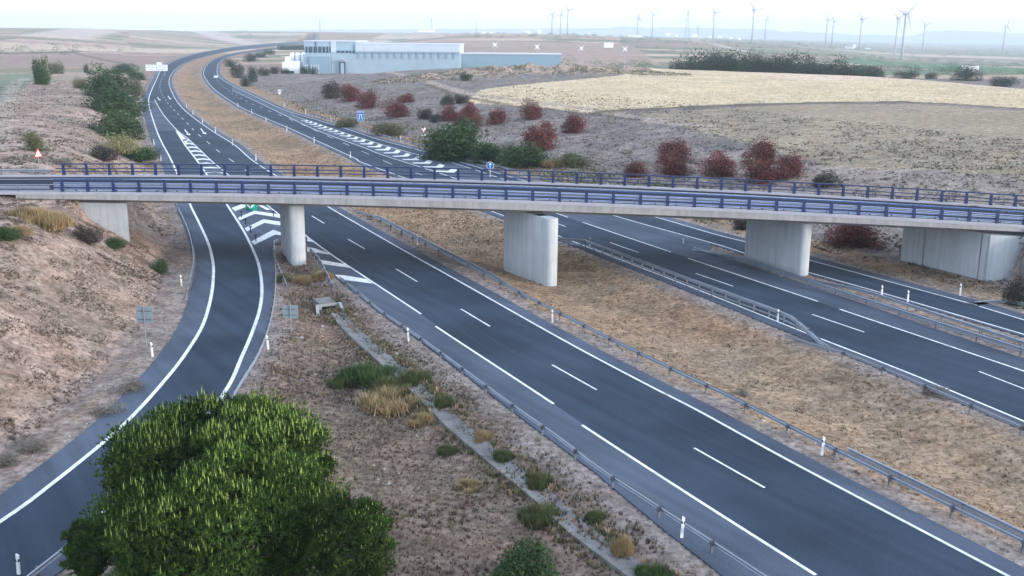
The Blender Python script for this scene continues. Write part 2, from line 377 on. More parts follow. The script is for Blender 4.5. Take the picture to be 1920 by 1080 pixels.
# ------------------------------------------------------------ mesh builder
class MB:
    def __init__(s): s.v = []; s.f = []
    def quad(s, *p):
        i = len(s.v); s.v += [tuple(map(float, q)) for q in p]; s.f.append(tuple(range(i, i + len(p))))
    def hexa(s, b, t):                       # two rings (bottom, top), same count, counter-clockwise
        n = len(b); i = len(s.v); s.v += [tuple(map(float, q)) for q in b] + [tuple(map(float, q)) for q in t]
        s.f.append(tuple(reversed(range(i, i + n)))); s.f.append(tuple(range(i + n, i + 2 * n)))
        for k in range(n):
            j = (k + 1) % n; s.f.append((i + k, i + j, i + n + j, i + n + k))
    def box(s, c, d, rz=0.0):
        cx, cy, cz = c; w, h, t = d[0] / 2, d[1] / 2, d[2] / 2; co, si = math.cos(rz), math.sin(rz)
        R = [(cx + a * co - b * si, cy + a * si + b * co) for a, b in ((-w, -h), (w, -h), (w, h), (-w, h))]
        s.hexa([(x, y, cz - t) for x, y in R], [(x, y, cz + t) for x, y in R])
    def bar(s, p, q, w, h=None, r2=None):    # box beam from p to q
        h = h or w; p = Vector(p); q = Vector(q); d = (q - p)
        if d.length < 1e-6: return
        d.normalize(); a = d.cross(Vector((0, 0, 1)))
        if a.length < .01: a = Vector((1, 0, 0))
        a.normalize(); b = a.cross(d)
        k = 1 if r2 is None else r2
        R0 = [p + a * (i * w / 2) + b * (j * h / 2) for i, j in ((-1, -1), (1, -1), (1, 1), (-1, 1))]
        R1 = [q + a * (i * w / 2 * k) + b * (j * h / 2 * k) for i, j in ((-1, -1), (1, -1), (1, 1), (-1, 1))]
        s.hexa(R0[::-1], R1[::-1])
    def tube(s, p, q, r, r2=None, n=8):
        r2 = r if r2 is None else r2
        p = Vector(p); q = Vector(q); d = (q - p).normalized(); a = d.cross(Vector((0, 0, 1)))
        if a.length < .01: a = Vector((1, 0, 0))
        a.normalize(); b = d.cross(a)
        s.hexa([p + (a * math.cos(t) + b * math.sin(t)) * r for t in np.linspace(0, 2 * math.pi, n, endpoint=False)],
               [q + (a * math.cos(t) + b * math.sin(t)) * r2 for t in np.linspace(0, 2 * math.pi, n, endpoint=False)])
    def sweep(s, P, prof, closed=False):     # profile (offset right, z) swept on P (N,3)
        P = np.asarray(P, float); t = np.gradient(P[:, :2], axis=0); t /= np.linalg.norm(t, axis=1)[:, None] + 1e-9
        nx = np.stack([t[:, 1], -t[:, 0]], 1); i0 = len(s.v); m = len(prof)
        for k in range(len(P)):
            for o, z in prof: s.v.append((P[k, 0] + nx[k, 0] * o, P[k, 1] + nx[k, 1] * o, P[k, 2] + z))
        for k in range(len(P) - 1):
            for j in range(m if closed else m - 1):
                j2 = (j + 1) % m
                s.f.append((i0 + k * m + j, i0 + k * m + j2, i0 + (k + 1) * m + j2, i0 + (k + 1) * m + j))
        if closed:
            s.f.append(tuple(i0 + j for j in range(m))); s.f.append(tuple(i0 + (len(P) - 1) * m + j for j in reversed(range(m))))
    def mesh(s, name, mat, smooth=False):
        me = bpy.data.meshes.new(name); me.from_pydata(s.v, [], s.f)
        if mat: me.materials.append(M[mat] if isinstance(mat, str) else mat)
        if smooth: me.shade_smooth()
        me.update(); return me
    def build(s, name, mat, parent=None, smooth=False, loc=None):
        return link(name, s.mesh(name, mat, smooth), parent, loc)
def link(name, me, parent=None, loc=None):
    o = bpy.data.objects.new(name, me); COL.objects.link(o)
    if parent is not None: o.parent = parent
    if loc is not None: o.location = loc
    return o
def tag(o, label=None, cat=None, group=None, kind=None):
    if label: o['label'] = label
    if cat: o['category'] = cat
    if group: o['group'] = group
    if kind: o['kind'] = kind
    return o
def thing(name, label, cat, loc=(0, 0, 0), rz=0, group=None, sc=1.0):
    o = bpy.data.objects.new(name, None); COL.objects.link(o); o.empty_display_size = .3
    o.location = loc; o.rotation_euler = (0, 0, rz); o.scale = (sc, sc, sc) if not isinstance(sc, tuple) else sc
    return tag(o, label, cat, group)
def fast_mesh(name, V, faces_n, mat, tint=None, smooth=False):
    """V (N,3) with consecutive vertices making faces of faces_n corners"""
    V = np.asarray(V, np.float32); n = len(V); k = n // faces_n
    me = bpy.data.meshes.new(name); me.vertices.add(n); me.vertices.foreach_set('co', V.ravel())
    me.loops.add(n); me.loops.foreach_set('vertex_index', np.arange(n, dtype=np.int32))
    me.polygons.add(k); me.polygons.foreach_set('loop_start', np.arange(0, n, faces_n, dtype=np.int32))
    me.update(calc_edges=True)
    me.materials.append(M[mat])
    if tint is not None:
        a = me.attributes.new('tint', 'FLOAT_COLOR', 'POINT')
        c = np.ones((n, 4), np.float32); c[:, :3] = tint; a.data.foreach_set('color', c.ravel())
    me.validate(); return me

# ------------------------------------------------------------ ground sheet
def soil_color(x, y, z):
    n = len(x); C = np.zeros((n, 3))
    def setc(mask, col, amt=1.0):
        m_ = (mask * amt)[:, None] if mask.dtype != bool else (mask.astype(float) * amt)[:, None]
        C[:] = C * (1 - m_) + np.array(col)[None] * m_
    xl = np.interp(y, ly, lx); xr = np.interp(y, ry_, rx_); dl = (xl - x) * .88; dr = (x - xr) * .86; a = x / np.maximum(y, 50)
    # patchwork of far fields
    th = .35; u = x * math.cos(th) + y * math.sin(th); v = -x * math.sin(th) + y * math.cos(th)
    u = u + 60 * (fbm(x / 300, y / 300, 11) - .5); v = v + 90 * (fbm(x / 300, y / 300, 12) - .5)
    sc = np.where(y > 2400, 2.3, 1.0)
    cu = np.floor(u / (150 * sc)); cv = np.floor((v + hashn(cu, 0, 3) * 200) / (75 * sc)); h = hashn(cu, cv, 4)
    pal = np.array([(.34, .26, .20), (.42, .34, .26), (.30, .22, .19), (.50, .43, .33), (.24, .23, .16), (.38, .29, .25), (.33, .30, .22), (.46, .36, .30), (.17, .20, .13), (.27, .21, .18)])
    C[:] = pal[(h * len(pal)).astype(int) % len(pal)]
    bordv = (v + hashn(cu, 0, 3) * 200) / (75 * sc); bordv = np.abs(bordv - np.round(bordv))
    setc((bordv < .035) & (hashn(cu, np.round((v + hashn(cu, 0, 3) * 200) / (75 * sc)), 8) > .45), (.15, .14, .10), .7)
    right_far = (a > .10) & (y > 450)
    setc(right_far.astype(float) * (h > .35), (.15, .19, .13), .65)
    # road corridor
    inner = (dl < 2.6) & (dr < 6)
    nn = fbm(x / 14, y / 14, 21); n2 = fbm(x / 3.2, y / 3.2, 22)
    setc(inner, (.31, .215, .145))
    setc(inner * sstep(.46, .58, nn), (.235, .185, .125), .8)
    setc(inner * sstep(-.2, .25, a) * sstep(.35, .6, fbm(x / 22, y / 22, 27)), (.285, .232, .175), .75)
    setc(inner * sstep(.45, .62, n2), (.40, .29, .19), .45)
    # wedge between ramp and carriageway
    wedge = inner & (y < 108) & (x < np.interp(y, [0, 32, 108], [40, 15, -20])) & (x > np.interp(y, [0, 30, 60, 108], [-40, -24, -20, -27]))
    setc(wedge, (.195, .158, .138), .88)
    setc(wedge & (nn > .5), (.19, .165, .125), .6)
    setc(wedge * sstep(72, 84, y), (.24, .17, .14), .6)
    # left slope and hill
    left = (dl >= 1.6) & (y < 560)
    setc(left, (.27, .215, .185))
    setc(left * sstep(.42, .58, fbm(x / 2.2, y / 2.2, 31)), (.43, .35, .305), .7)
    setc(left * sstep(.5, .62, nn), (.25, .205, .165), .6)
    setc(left & (dl > 34) & (y > 150), (.30, .28, .22), .8)
    setc(((dl > 1.2) & (dl < 3.2) & (y < 110)), (.26, .225, .21), .8)
    # right slope
    rs = (dr >= 6) & (y < 620)
    setc(rs, (.19, .178, .175))
    setc(rs * sstep(.45, .6, nn), (.18, .165, .15), .7)
    setc(rs * sstep(.44, .62, fbm(x / 2.6, y / 2.6, 33)), (.33, .29, .27), .4)
    # stubble field on top and the track below it
    for poly, col, am in FIELDS:
        k = inside(poly, x, y); setc(k, col, am)
    for line, w, col, am in TRACKS:
        d = dist_line(line, x, y); setc(sstep(w, w * .6, d + (n2 - .5) * w * .5), col, am)
    for c_, r_, h_ in MOUNDS:
        dm = np.sqrt((x - c_[0]) ** 2 + (y - c_[1]) ** 2)
        setc(sstep(r_ * 1.3, r_ * .6, dm + (n2 - .5) * 10), (.40, .33, .27), .9); setc((dm < r_ * 1.1) & (fbm(x / 3, y / 3, 44) > .56), (.13, .13, .09), .8)
    # verge gravel along the pavements
    near = (dl < 12) & (dr < 12) & (y < 700)
    dp = np.full(n, 99.); dp[near] = np.minimum(dist_line(roadA, x[near], y[near], True), dist_line(roadB, x[near], y[near], True))
    setc(sstep(2.6, .8, dp + (n2 - .5) * 1.4), (.27, .25, .245), .8)
    return C * np.array([.93, .87, .84])[None]

def field(pts, z=7.6): return np.array([W(px, py, z)[:2] for px, py in pts])
FIELDS = [
    (field([(875, 168), (1000, 178), (1110, 189), (1400, 188), (1700, 188), (1990, 206), (2300, 260), (2700, 200), (2000, 168), (1750, 143), (1480, 128), (1270, 121), (1180, 120), (1240, 138), (1050, 148), (900, 155)]), (.60, .51, .35), 1.0),
    (field([(1500, 150), (1700, 150), (1990, 175), (2300, 200), (2000, 168), (1750, 143), (1480, 128), (1300, 123)]), (.66, .53, .42), .9),
    (field([(1200, 195), (1450, 192), (1720, 193), (1990, 212), (2300, 270), (2300, 420), (1920, 290), (1560, 262), (1330, 220)]), (.34, .30, .215), .8),
    (field([(1300, 235), (1560, 262), (1920, 290), (2300, 420), (2300, 600), (1920, 380), (1600, 340)]), (.29, .26, .235), .9),
    (field([(620, 88), (1190, 96), (1240, 116), (1000, 112), (860, 100), (640, 96)], 3), (.36, .28, .235), .85),
    (field([(0, 100), (180, 97), (420, 96), (520, 90), (420, 88), (160, 92), (0, 93)], 2), (.50, .42, .33), .9),
    (field([(-60, 106), (160, 101), (360, 105), (280, 122), (180, 120), (-60, 128)], 1), (.30, .235, .20), .9),
    (field([(-60, 128), (90, 122), (60, 150), (30, 200), (-60, 230)], 4), (.19, .235, .17), .9),
    (field([(180, 124), (275, 122), (268, 140), (180, 132)], 1), (.20, .23, .14), .8),
    (field([(1560, 122), (1920, 148), (2100, 170), (2100, 150), (1900, 128), (1600, 108)], -4), (.12, .22, .13), .9),
]
TRACKS = [
    (smooth_line(field([(560, 119), (700, 124), (790, 140), (870, 158), (960, 170), (1110, 187), (1220, 204), (1330, 214)], 7.4)), 2.6, (.40, .35, .30), .8),
    (smooth_line(field([(800, 146), (870, 163), (960, 176), (1110, 193), (1200, 203)], 7.4)), 1.6, (.12, .11, .08), .75),
    (smooth_line(field([(1110, 189), (1400, 190), (1700, 190), (1990, 207)], 7.6)), 2.0, (.13, .11, .07), .9),
    (smooth_line(field([(1120, 71.5), (1190, 78), (1290, 90), (1340, 97), (1420, 108)], -2)), 9, (.50, .48, .48), .9),
    (smooth_line(field([(0, 96), (120, 95), (260, 93.5), (420, 91)], 2)), 16, (.58, .50, .42), .9),
    (smooth_line(field([(130, 99), (160, 104), (210, 113), (240, 117)], 1)), 4, (.10, .09, .08), .7),
    (smooth_line(field([(0, 72), (200, 71), (420, 74)], 8)), 28, (.13, .12, .10), .6),
    (smooth_line(field([(100, 63), (300, 62), (560, 66)], 20)), 60, (.55, .48, .44), .8),
    (smooth_line(field([(0, 104), (100, 101), (180, 98.5), (380, 99)], 1)), 11, (.10, .09, .08), .8),
    (smooth_line(field([(1560, 96), (1690, 107), (1920, 128)], -12)), 7, (.52, .45, .42), .8),
    (smooth_line(field([(45, 128), (28, 160), (12, 210), (-6, 300)], 5)), 2.5, (.36, .33, .29), .7),
]
def build_ground():
    rows = np.concatenate([np.arange(-120, 24, 4.0), np.geomspace(24, 12500, 640)])
    s = np.concatenate([-np.geomspace(2.6, .64, 36)[:-1], np.linspace(-.62, .62, 640), np.geomspace(.64, 2.6, 36)[1:]])
    wdt = np.maximum(rows, 0) + 26
    xx = s[None] * wdt[:, None]; yy = np.repeat(rows[:, None], len(s), 1)
    nr, nc = xx.shape; x = xx.ravel(); y = yy.ravel()
    z = terrain(x, y)
    me = bpy.data.meshes.new('ground'); me.vertices.add(len(x)); me.vertices.foreach_set('co', np.stack([x, y, z], 1).astype(np.float32).ravel())
    i = np.arange(nr * nc).reshape(nr, nc)
    q = np.stack([i[:-1, :-1], i[:-1, 1:], i[1:, 1:], i[1:, :-1]], -1).reshape(-1, 4).astype(np.int32)
    me.loops.add(q.size); me.loops.foreach_set('vertex_index', q.ravel())
    me.polygons.add(len(q)); me.polygons.foreach_set('loop_start', np.arange(0, q.size, 4, dtype=np.int32))
    me.update(calc_edges=True)
    c = np.ones((len(x), 4), np.float32); c[:, :3] = soil_color(x, y, z)
    a = me.attributes.new('soil', 'FLOAT_COLOR', 'POINT'); a.data.foreach_set('color', c.ravel())
    me.materials.append(M['soil']); me.shade_smooth()
    return tag(link('ground', me), kind='structure', label='dry brown earth, cut slopes and fields around the motorway')
build_ground()

# ------------------------------------------------------------ roads and their markings
def sheet(name, poly, z, mat, skirt=.5, parent=None):
    P = [Vector((p[0], p[1], 0)) for p in poly]
    tris = tessellate_polygon([P]); b = MB(); n = len(P)
    b.v = [(p.x, p.y, z) for p in P] + [(p.x, p.y, z - skirt) for p in P]
    for t in tris:
        a, c, d = (P[i] for i in t)
        b.f.append(t if (c - a).cross(d - a).z > 0 else t[::-1])
    for i in range(n):
        j = (i + 1) % n; b.f.append((i, j, n + j, n + i))
    return b.build(name, mat, parent)
ra = tag(sheet('motorway_carriageway', roadA, 0, 'shoulder'), kind='structure', label='near carriageway with the exit ramp that curves away under the overpass')
rb = tag(sheet('motorway_carriageway', roadB, 0, 'shoulder'), kind='structure', label='far carriageway with its slip road')
def strip_between(name, L, R, z, mat, parent, n=160):
    L = at_len(np.asarray(L), np.linspace(0, arclen(L)[-1], n)); R = np.asarray(R)
    b = MB(); prev = None
    b.v = [(p[0], p[1], z) for p in L]
    for p in L:   # nearest point of R
        d = np.linalg.norm(R - p, axis=1); k = int(np.argmin(d)); best = R[k]
        for a, c in ((max(k - 1, 0), k), (k, min(k + 1, len(R) - 1))):
            if a == c: continue
            e = R[c] - R[a]; t = np.clip(np.dot(p - R[a], e) / np.dot(e, e), 0, 1); q = R[a] + t * e
            if np.linalg.norm(q - p) < np.linalg.norm(best - p): best = q
        b.v.append((best[0], best[1], z))
    for k in range(n - 1): b.f.append((k, n + k, n + k + 1, k + 1))
    me = b.mesh(name, mat)
    o = link(name, me, parent); return o
def cut(P, y0, y1): return P[(P[:, 1] >= y0) & (P[:, 1] <= y1)]
# darker running lanes, a separate paving layer
far_out = cut(LN['RAMP_L'], 358, 99999)
outA = np.concatenate([LN['A_OUT'][:-1], far_out])
strip_between('lane_surface', outA, LN['A_IN'], .004, 'asphalt', ra, 300)
rampR = LN['RAMP_R'][LN['RAMP_R'][:, 1] < 225]; rampL = cut(LN['RAMP_L'], 0, 340)
strip_between('lane_surface', np.concatenate([smooth_line([(-34, 10), (-27, 22), (-23, 32), (-20.9, 41)], n=4), LN['RAMP_R']]), LN['RAMP_L'], .004, 'asphalt', ra, 200)
outB = np.concatenate([LN['B_OUT'], cut(LN['BR_R'], LN['B_OUT'][-1][1] + 40, 99999)])
strip_between('lane_surface', outB, LN['B_IN'], .004, 'asphalt', rb, 300)
strip_between('lane_surface', LN['BR_L'], LN['BR_R'], .004, 'asphalt', rb, 200)

def line_mesh(P, w, z=.010):
    P = np.asarray(P)
    b = MB(); P3 = np.column_stack([P, np.zeros(len(P))]); b.sweep(P3, [(-w / 2, z), (w / 2, z)])
    b.f = [f[::-1] for f in b.f]
    return b
def edge_line(P, w, parent, name='edge_line'): return line_mesh(P, w).build(name, 'paint', parent)
def resample(P, step=2.0, s0=0, s1=None):
    L = arclen(P)[-1]; s1 = L if s1 is None else s1
    return at_len(P, np.linspace(s0, s1, max(2, int((s1 - s0) / step))))
edge_line(LN['A_IN'], .20, ra); edge_line(LN['RAMP_L'], .28, ra)
edge_line(LN['RAMP_R'], .28, ra)
edge_line(LN['B_IN'], .20, rb); edge_line(LN['BR_R'], .20, rb); edge_line(LN['BR_L'], .20, rb)
def arc_of(P, pt):
    d = np.linalg.norm(P - np.asarray(pt)[:2], axis=1); return arclen(P)[int(np.argmin(d))]
def broken_edge(P, anchors, parent, per=24.0, mark=20.0, w=.20, far=None):
    """anchors: px of one mark start (far side end of a gap)"""
    P = resample(P, .5); s0 = arc_of(P, W(*anchors)); s = s0 - per * math.ceil(s0 / per)
    Ltot = arclen(P)[-1] if far is None else arc_of(P, W(*far))
    while s < Ltot:
        a, b = max(s, 0), min(s + mark, Ltot)
        if b - a > 1: line_mesh(resample(P, 1.5, a, b), w).build('edge_line_mark', 'paint', parent)
        s += per
broken_edge(LN['A_OUT'], (1037.5, 757), ra, far=(795, 593))
edge_line(resample(LN['A_OUT'], 1.5, arc_of(resample(LN['A_OUT'], .5), W(791, 590))), .20, ra)
broken_edge(LN['B_OUT'], (1578, 581), rb, per=24.6, mark=-1) if False else None
Pb = resample(LN['B_OUT'], .5)
for a, b in (((1920, 696), (1578, 581)), ((1530, 564), (1292, 485)), ((1256, 472), (1093, 417)), ((1065, 407), (930, 360)), ((905, 352), (800, 317))):
    sa, sb = arc_of(Pb, W(*a)), arc_of(Pb, W(*b))
    if a[0] == 1920: sa = 0
    line_mesh(resample(Pb, 1.5, sa, sb), .20).build('edge_line_mark', 'paint', rb)
edge_line(resample(Pb, 1.5, arc_of(Pb, W(800, 317))), .20, rb)
# lane dashes: the middle line of each carriageway
def midline(P, Q, t):
    out = []
    for p in P:
        q = Q[int(np.argmin(np.linalg.norm(Q - p, axis=1)))]; out.append(p * (1 - t) + q * t)
    return np.array(out)
laneA = smooth_line(ppx([(1560, 990), (1436, 916), (1305, 842), (1122, 733), (1036, 684.5), (919.5, 612.5), (862, 578), (782, 528), (740.5, 503), (682, 465.5), (651, 447.5), (607.5, 418.7), (585, 405), (520, 360), (436, 302), (414, 287), (395, 271), (379, 258), (365, 246), (349, 229), (328, 208), (310, 187), (300, 165), (303, 147), (314, 129)]), n=6)
laneB = smooth_line(ppx([(1990, 757), (1920, 728), (1806, 686), (1615, 621), (1518, 588), (1378, 538), (1311, 515), (1202.5, 475.5), (1146, 455.5), (1000, 403), (850, 348), (745, 312), (700, 293), (610, 253), (552, 227), (490, 202), (455, 186), (425, 167), (407, 150), (401, 135)]), n=6)
def dashes(P, anchor, parent, mark=6.0, per=17.0, w=.15, stop=2000):
    P = resample(P, .5); s0 = arc_of(P, W(*anchor)); s = s0 - per * int(s0 / per)
    L = min(arclen(P)[-1], stop)
    while s < L - mark:
        line_mesh(resample(P, 3, s, s + mark), w).build('lane_dash', 'paint', parent); s += per
dashes(laneA, (1122, 733), ra); dashes(laneB, (1615, 622), rb)
dA2 = smooth_line([W(365, 246)[:2], W(349, 229)[:2]], n=3)
for o_s in (1.45, 2.6, 4.9, 6.3):
    Ps_ = resample(offset(LN['A_IN'], o_s), 2.0); Ps_ = Ps_[Ps_[:, 1] < 62 + o_s * 9]
    q = line_mesh(Ps_, .035, .008).build('tar_seam', 'tar', ra)
# gore hatching
def gore_bars(L, R, s_list, parent, wid, lean, chev=None):
    pass
def poly_mark(pts, parent, name='hatch_bar', z=.012):
    P = [W(x, y)[:2] for x, y in pts]
    a = sum(P[i][0] * P[(i + 1) % len(P)][1] - P[(i + 1) % len(P)][0] * P[i][1] for i in range(len(P)))
    if a < 0: P = P[::-1]
    b = MB(); tr = tessellate_polygon([[Vector((p[0], p[1], 0)) for p in P]])
    b.v = [(p[0], p[1], z) for p in P]
    for t in tr:
        p_, q_, r_ = (Vector((*P[i], 0)) for i in t)
        b.f.append(t if (q_ - p_).cross(r_ - p_).z > 0 else t[::-1])
    return b.build(name, 'paint', parent)
for pts in [
    [(434, 390), (456, 382), (461, 381), (468, 385), (441, 396)],
    [(484, 385), (492, 385), (508, 393), (500, 394)],
    [(446, 408), (477, 395), (527, 403), (527, 409), (478, 401), (449, 413)],
    [(459, 428), (494, 411), (527, 416), (527, 423), (496, 418), (463, 434)],
    [(471, 453), (512, 431), (527, 436), (527, 441), (516, 440), (477, 459)],
    [(576, 446), (593, 455), (576, 452)],
    [(576, 463), (591, 466), (624, 478), (576, 472)],
    [(597, 487), (610, 489), (645, 495), (661, 503), (603, 495)],
    [(628, 515), (643, 516), (687, 523), (700, 532), (637, 524)]]:
    poly_mark(pts, ra)
for k in range(9):     # upper gore of the exit, curved bars
    y0 = 262 + k * 6.6 + k * k * .12
    xl_ = np.interp(y0, [245, 272, 302, 330], [332, 348, 371, 389]); xr_ = np.interp(y0 + 1, [245, 260, 282, 302, 330], [333, 352, 376, 398, 427])
    poly_mark([(xl_, y0), (.5 * (xl_ + xr_), y0 - 1.2), (xr_, y0 + .8), (xr_ + 2, y0 + 3.2), (.5 * (xl_ + xr_), y0 + 1.2), (xl_ + 2, y0 + 2.4)], ra)
poly_mark([(331, 244), (342, 254), (352, 264), (349, 270), (343, 263), (336, 253)], ra, 'gore_nose')
for k in range(19):    # gore of the far slip road
    t = k / 18.; x0 = 560 + (800 - 560) * t + 0
    yl = lambda x: np.interp(x, [530, 580, 630, 680, 715, 800, 900], [214, 238.5, 258, 276, 290, 317, 350]); yr = lambda x: np.interp(x, [545, 595, 655, 730, 792, 855, 1000], [215, 232, 252, 275, 292, 307, 355])
    pass
def yl_(x): return float(np.interp(x, [500, 560, 597, 635, 677, 739, 768, 810, 837, 900], [198, 224.5, 241.5, 254, 271, 294.5, 304, 319, 330, 352]))
def yr_(x): return float(np.interp(x, [500, 560, 585, 633, 668, 706, 739, 772, 810, 837, 864, 1000], [197, 220, 227, 244, 256.5, 268.5, 278.5, 289.5, 301.5, 311, 320, 356]))
xg = 575.
while xg < 866:
    gp = 7 + (xg - 560) * .062; w_ = gp * .40; tl = gp * 1.15
    xm = xg - gp * .25; ym = .42 * yl_(xm) + .58 * yr_(xm)
    poly_mark([(xg, yr_(xg) + .4), (xg + w_, yr_(xg + w_) + .4), (xm + w_ * .95, ym + (yl_(xm + w_) - yl_(xm)) * .9), (xm - tl + w_ * .5, yl_(xm - tl + w_ * .5) - .5), (xm - tl, yl_(xm - tl) - .5), (xm - w_ * .2, ym)], rb)
    xg += gp
# turn arrows painted on the exit lane
for cx, cy, s in ((350, 250, 1.2), (380, 248, 1.2), (297, 186, .7), (317, 184, .7)):
    poly_mark([(cx - 4 * s, cy - 6 * s), (cx - 2 * s, cy - 6 * s), (cx + 3 * s, cy + 1 * s), (cx + 5 * s, cy), (cx + 6 * s, cy + 3 * s), (cx - 1 * s, cy + 2 * s), (cx + 1 * s, cy + 1.2 * s)], ra, 'lane_arrow')

# ------------------------------------------------------------ overpass
def overpass():
    T = thing('overpass', 'grey concrete overpass with blue railings crossing above both carriageways', 'bridge', (0, 0, 0))
    xs = np.linspace(-50, 64, 58)
    def ring(f): return np.array([f(x) for x in xs])
    b = MB()
    prof = lambda x: [(YN(x), ZT(x) - .17), (YN(x), ZB(x)), (YN(x) + .9, ZB(x) - .12), (YN(x) + 1.5, ZB(x) - .45), (YF(x) - 1.5, ZB(x) - .45), (YF(x) - .9, ZB(x) - .12), (YF(x), ZB(x)), (YF(x), ZT(x) - .17), (YF(x) - .01, ZR(x) - .012), (YN(x) + .01, ZR(x) - .012)]
    m_ = 8
    for x in xs:
        for y, z in prof(x)[:8]: b.v.append((x, y, z))   # deck top lies under the surfacing
    for k in range(len(xs) - 1):
        for j in range(m_):
            j2 = (j + 1) % m_; b.f.append((k * m_ + j, (k + 1) * m_ + j, (k + 1) * m_ + j2, k * m_ + j2))
    b.f.append(tuple(range(m_))); b.f.append(tuple((len(xs) - 1) * m_ + j for j in reversed(range(m_))))
    b.build('deck', 'deckc', T)
    xl_ = np.concatenate([np.linspace(-260, -50, 22), xs[1:-1], np.linspace(64, 260, 20)])
    def band(name, f0, f1, z, mat, h=0.0, skirt=0.0):
        q = MB(); n = len(xl_)
        for x in xl_: q.v += [(x, f0(x), z(x)), (x, f1(x), z(x)), (x, f1(x), z(x) - max(h, .004)), (x, f0(x), z(x) - max(h, .004))]
        for k in range(n - 1):
            a = 4 * k
            for j in range(4):
                j2 = (j + 1) % 4; q.f.append((a + j, a + 4 + j, a + 4 + j2, a + j2))
        return q.build(name, mat, T)
    band('road_surface', lambda x: YN(x) + .62, lambda x: YF(x) - .62, lambda x: ZR(x) + .03, 'deckroad', .05)
    band('kerb', lambda x: YN(x) - .03, lambda x: YN(x) + .42, lambda x: ZT(x) + .12, 'kerb', .285)
    band('kerb', lambda x: YF(x) - .60, lambda x: YF(x) + .06, lambda x: ZT(x) + .12, 'kerb', .285)
    band('edge_line', lambda x: YN(x) + 2.2, lambda x: YN(x) + 2.4, lambda x: ZR(x) + .036, 'paint')
    band('edge_line', lambda x: YF(x) - 2.4, lambda x: YF(x) - 2.2, lambda x: ZR(x) + .036, 'paint')
    band('centre_line', lambda x: .5 * (YF(x) + YN(x)) - .07, lambda x: .5 * (YF(x) + YN(x)) + .07, lambda x: ZR(x) + .036, 'paint')
    # piers: walls with rounded noses, in line with the motorway
    def pier(nose, far_dir, length, th, zb):
        u_ = Vector((*far_dir, 0)).normalized(); r_ = Vector((u_.y, -u_.x, 0))      # r_ = right side
        n0 = Vector((nose[0], nose[1], 0)) - r_ * (th / 2)
        pts = []
        for a_ in np.linspace(0, math.pi, 11):       # near nose, from right to left
            pts.append(n0 + r_ * (math.cos(a_) * th / 2) - u_ * (math.sin(a_) * th * .32))
        for a_ in np.linspace(0, math.pi, 11):
            pts.append(n0 + u_ * length - r_ * (math.cos(a_) * th / 2) + u_ * (math.sin(a_) * th * .32))
        q = MB(); pts = pts[::-1]
        q.hexa([(p.x, p.y, zb - 1.0) for p in pts], [(p.x, p.y, float(ZB(p.x)) - .50) for p in pts])
        o = q.build('pier', 'pierc', T)
        for s in (.25, .75):
            c = n0 + u_ * (length * s); q = MB(); q.box((c.x, c.y, float(ZB(c.x)) - .475), (.9, .9, .046), math.atan2(u_.y, u_.x)); q.build('bearing', 'black', T)
    n2 = W(1043.5, 532, -.8); pier(n2, (-.53, .85), 7.9, 1.25, -.8)
    n1 = W(574.5, 497, -.2); pier(n1, (-.35, .94), 6.8, 1.55, -.2)
    n3 = W(1514, 514, -.05); pier(n3, (-.46, .89), 8.2, 1.2, -.1)
    # abutments
    q = MB()
    ring_ = [(-46.4, 103.5), (-39.0, 103.0), (-44.6, 113.2), (-52.0, 113.6)]
    q.hexa([(x, y, -1) for x, y in ring_], [(x, y, float(ZB(x)) - .46) for x, y in ring_])
    q.build('abutment', 'pierc', T)
    q = MB(); q.hexa([(-49.6, 103.6, 3), (-46.5, 103.6, 3), (-52.1, 113, 3), (-55.0, 113, 3)], [(-49.6, 103.6, 6.3), (-46.5, 103.6, 6.3), (-52.1, 113, 6.3), (-55.0, 113, 6.3)]); q.build('wing_wall', 'deckc', T)
    p0 = W(1688, 488, .1); p1 = W(1842, 529, 0)
    e = (p1 - p0); L_ = np.linalg.norm(e[:2]); e = e / L_; nrm = np.array([-e[1], e[0], 0])
    def panel(a, b_, off, name):
        q = MB(); P = [p0 + e * a + nrm * off, p0 + e * b_ + nrm * off, p0 + e * b_ + nrm * 3, p0 + e * a + nrm * 3]
        q.hexa([(p[0], p[1], -1) for p in P], [(p[0], p[1], float(ZB(p[0])) - .47) for p in P]); q.build(name, 'pierc', T)
    panel(0, L_ * .27, 0.0, 'abutment_panel'); panel(L_ * .285, L_ * .93, .03, 'abutment_panel'); panel(L_ * .945, L_, 0, 'abutment_panel')
    q = MB(); c = p1 + nrm * .0
    q.hexa([(p1[0] + .15, p1[1] - .25, -1), (66, p1[1] - 1.0, -1), (66, p1[1] + 4, -1), (p1[0] + .15, p1[1] + 4, -1)], [(p1[0] + .15, p1[1] - .25, float(ZB(p1[0])) - .47), (66, p1[1] - 1.0, float(ZB(66)) - .47), (66, p1[1] + 4, float(ZB(66)) - .47), (p1[0] + .15, p1[1] + 4, float(ZB(p1[0])) - .47)])
    q.build('wing_wall', 'pierc', T)
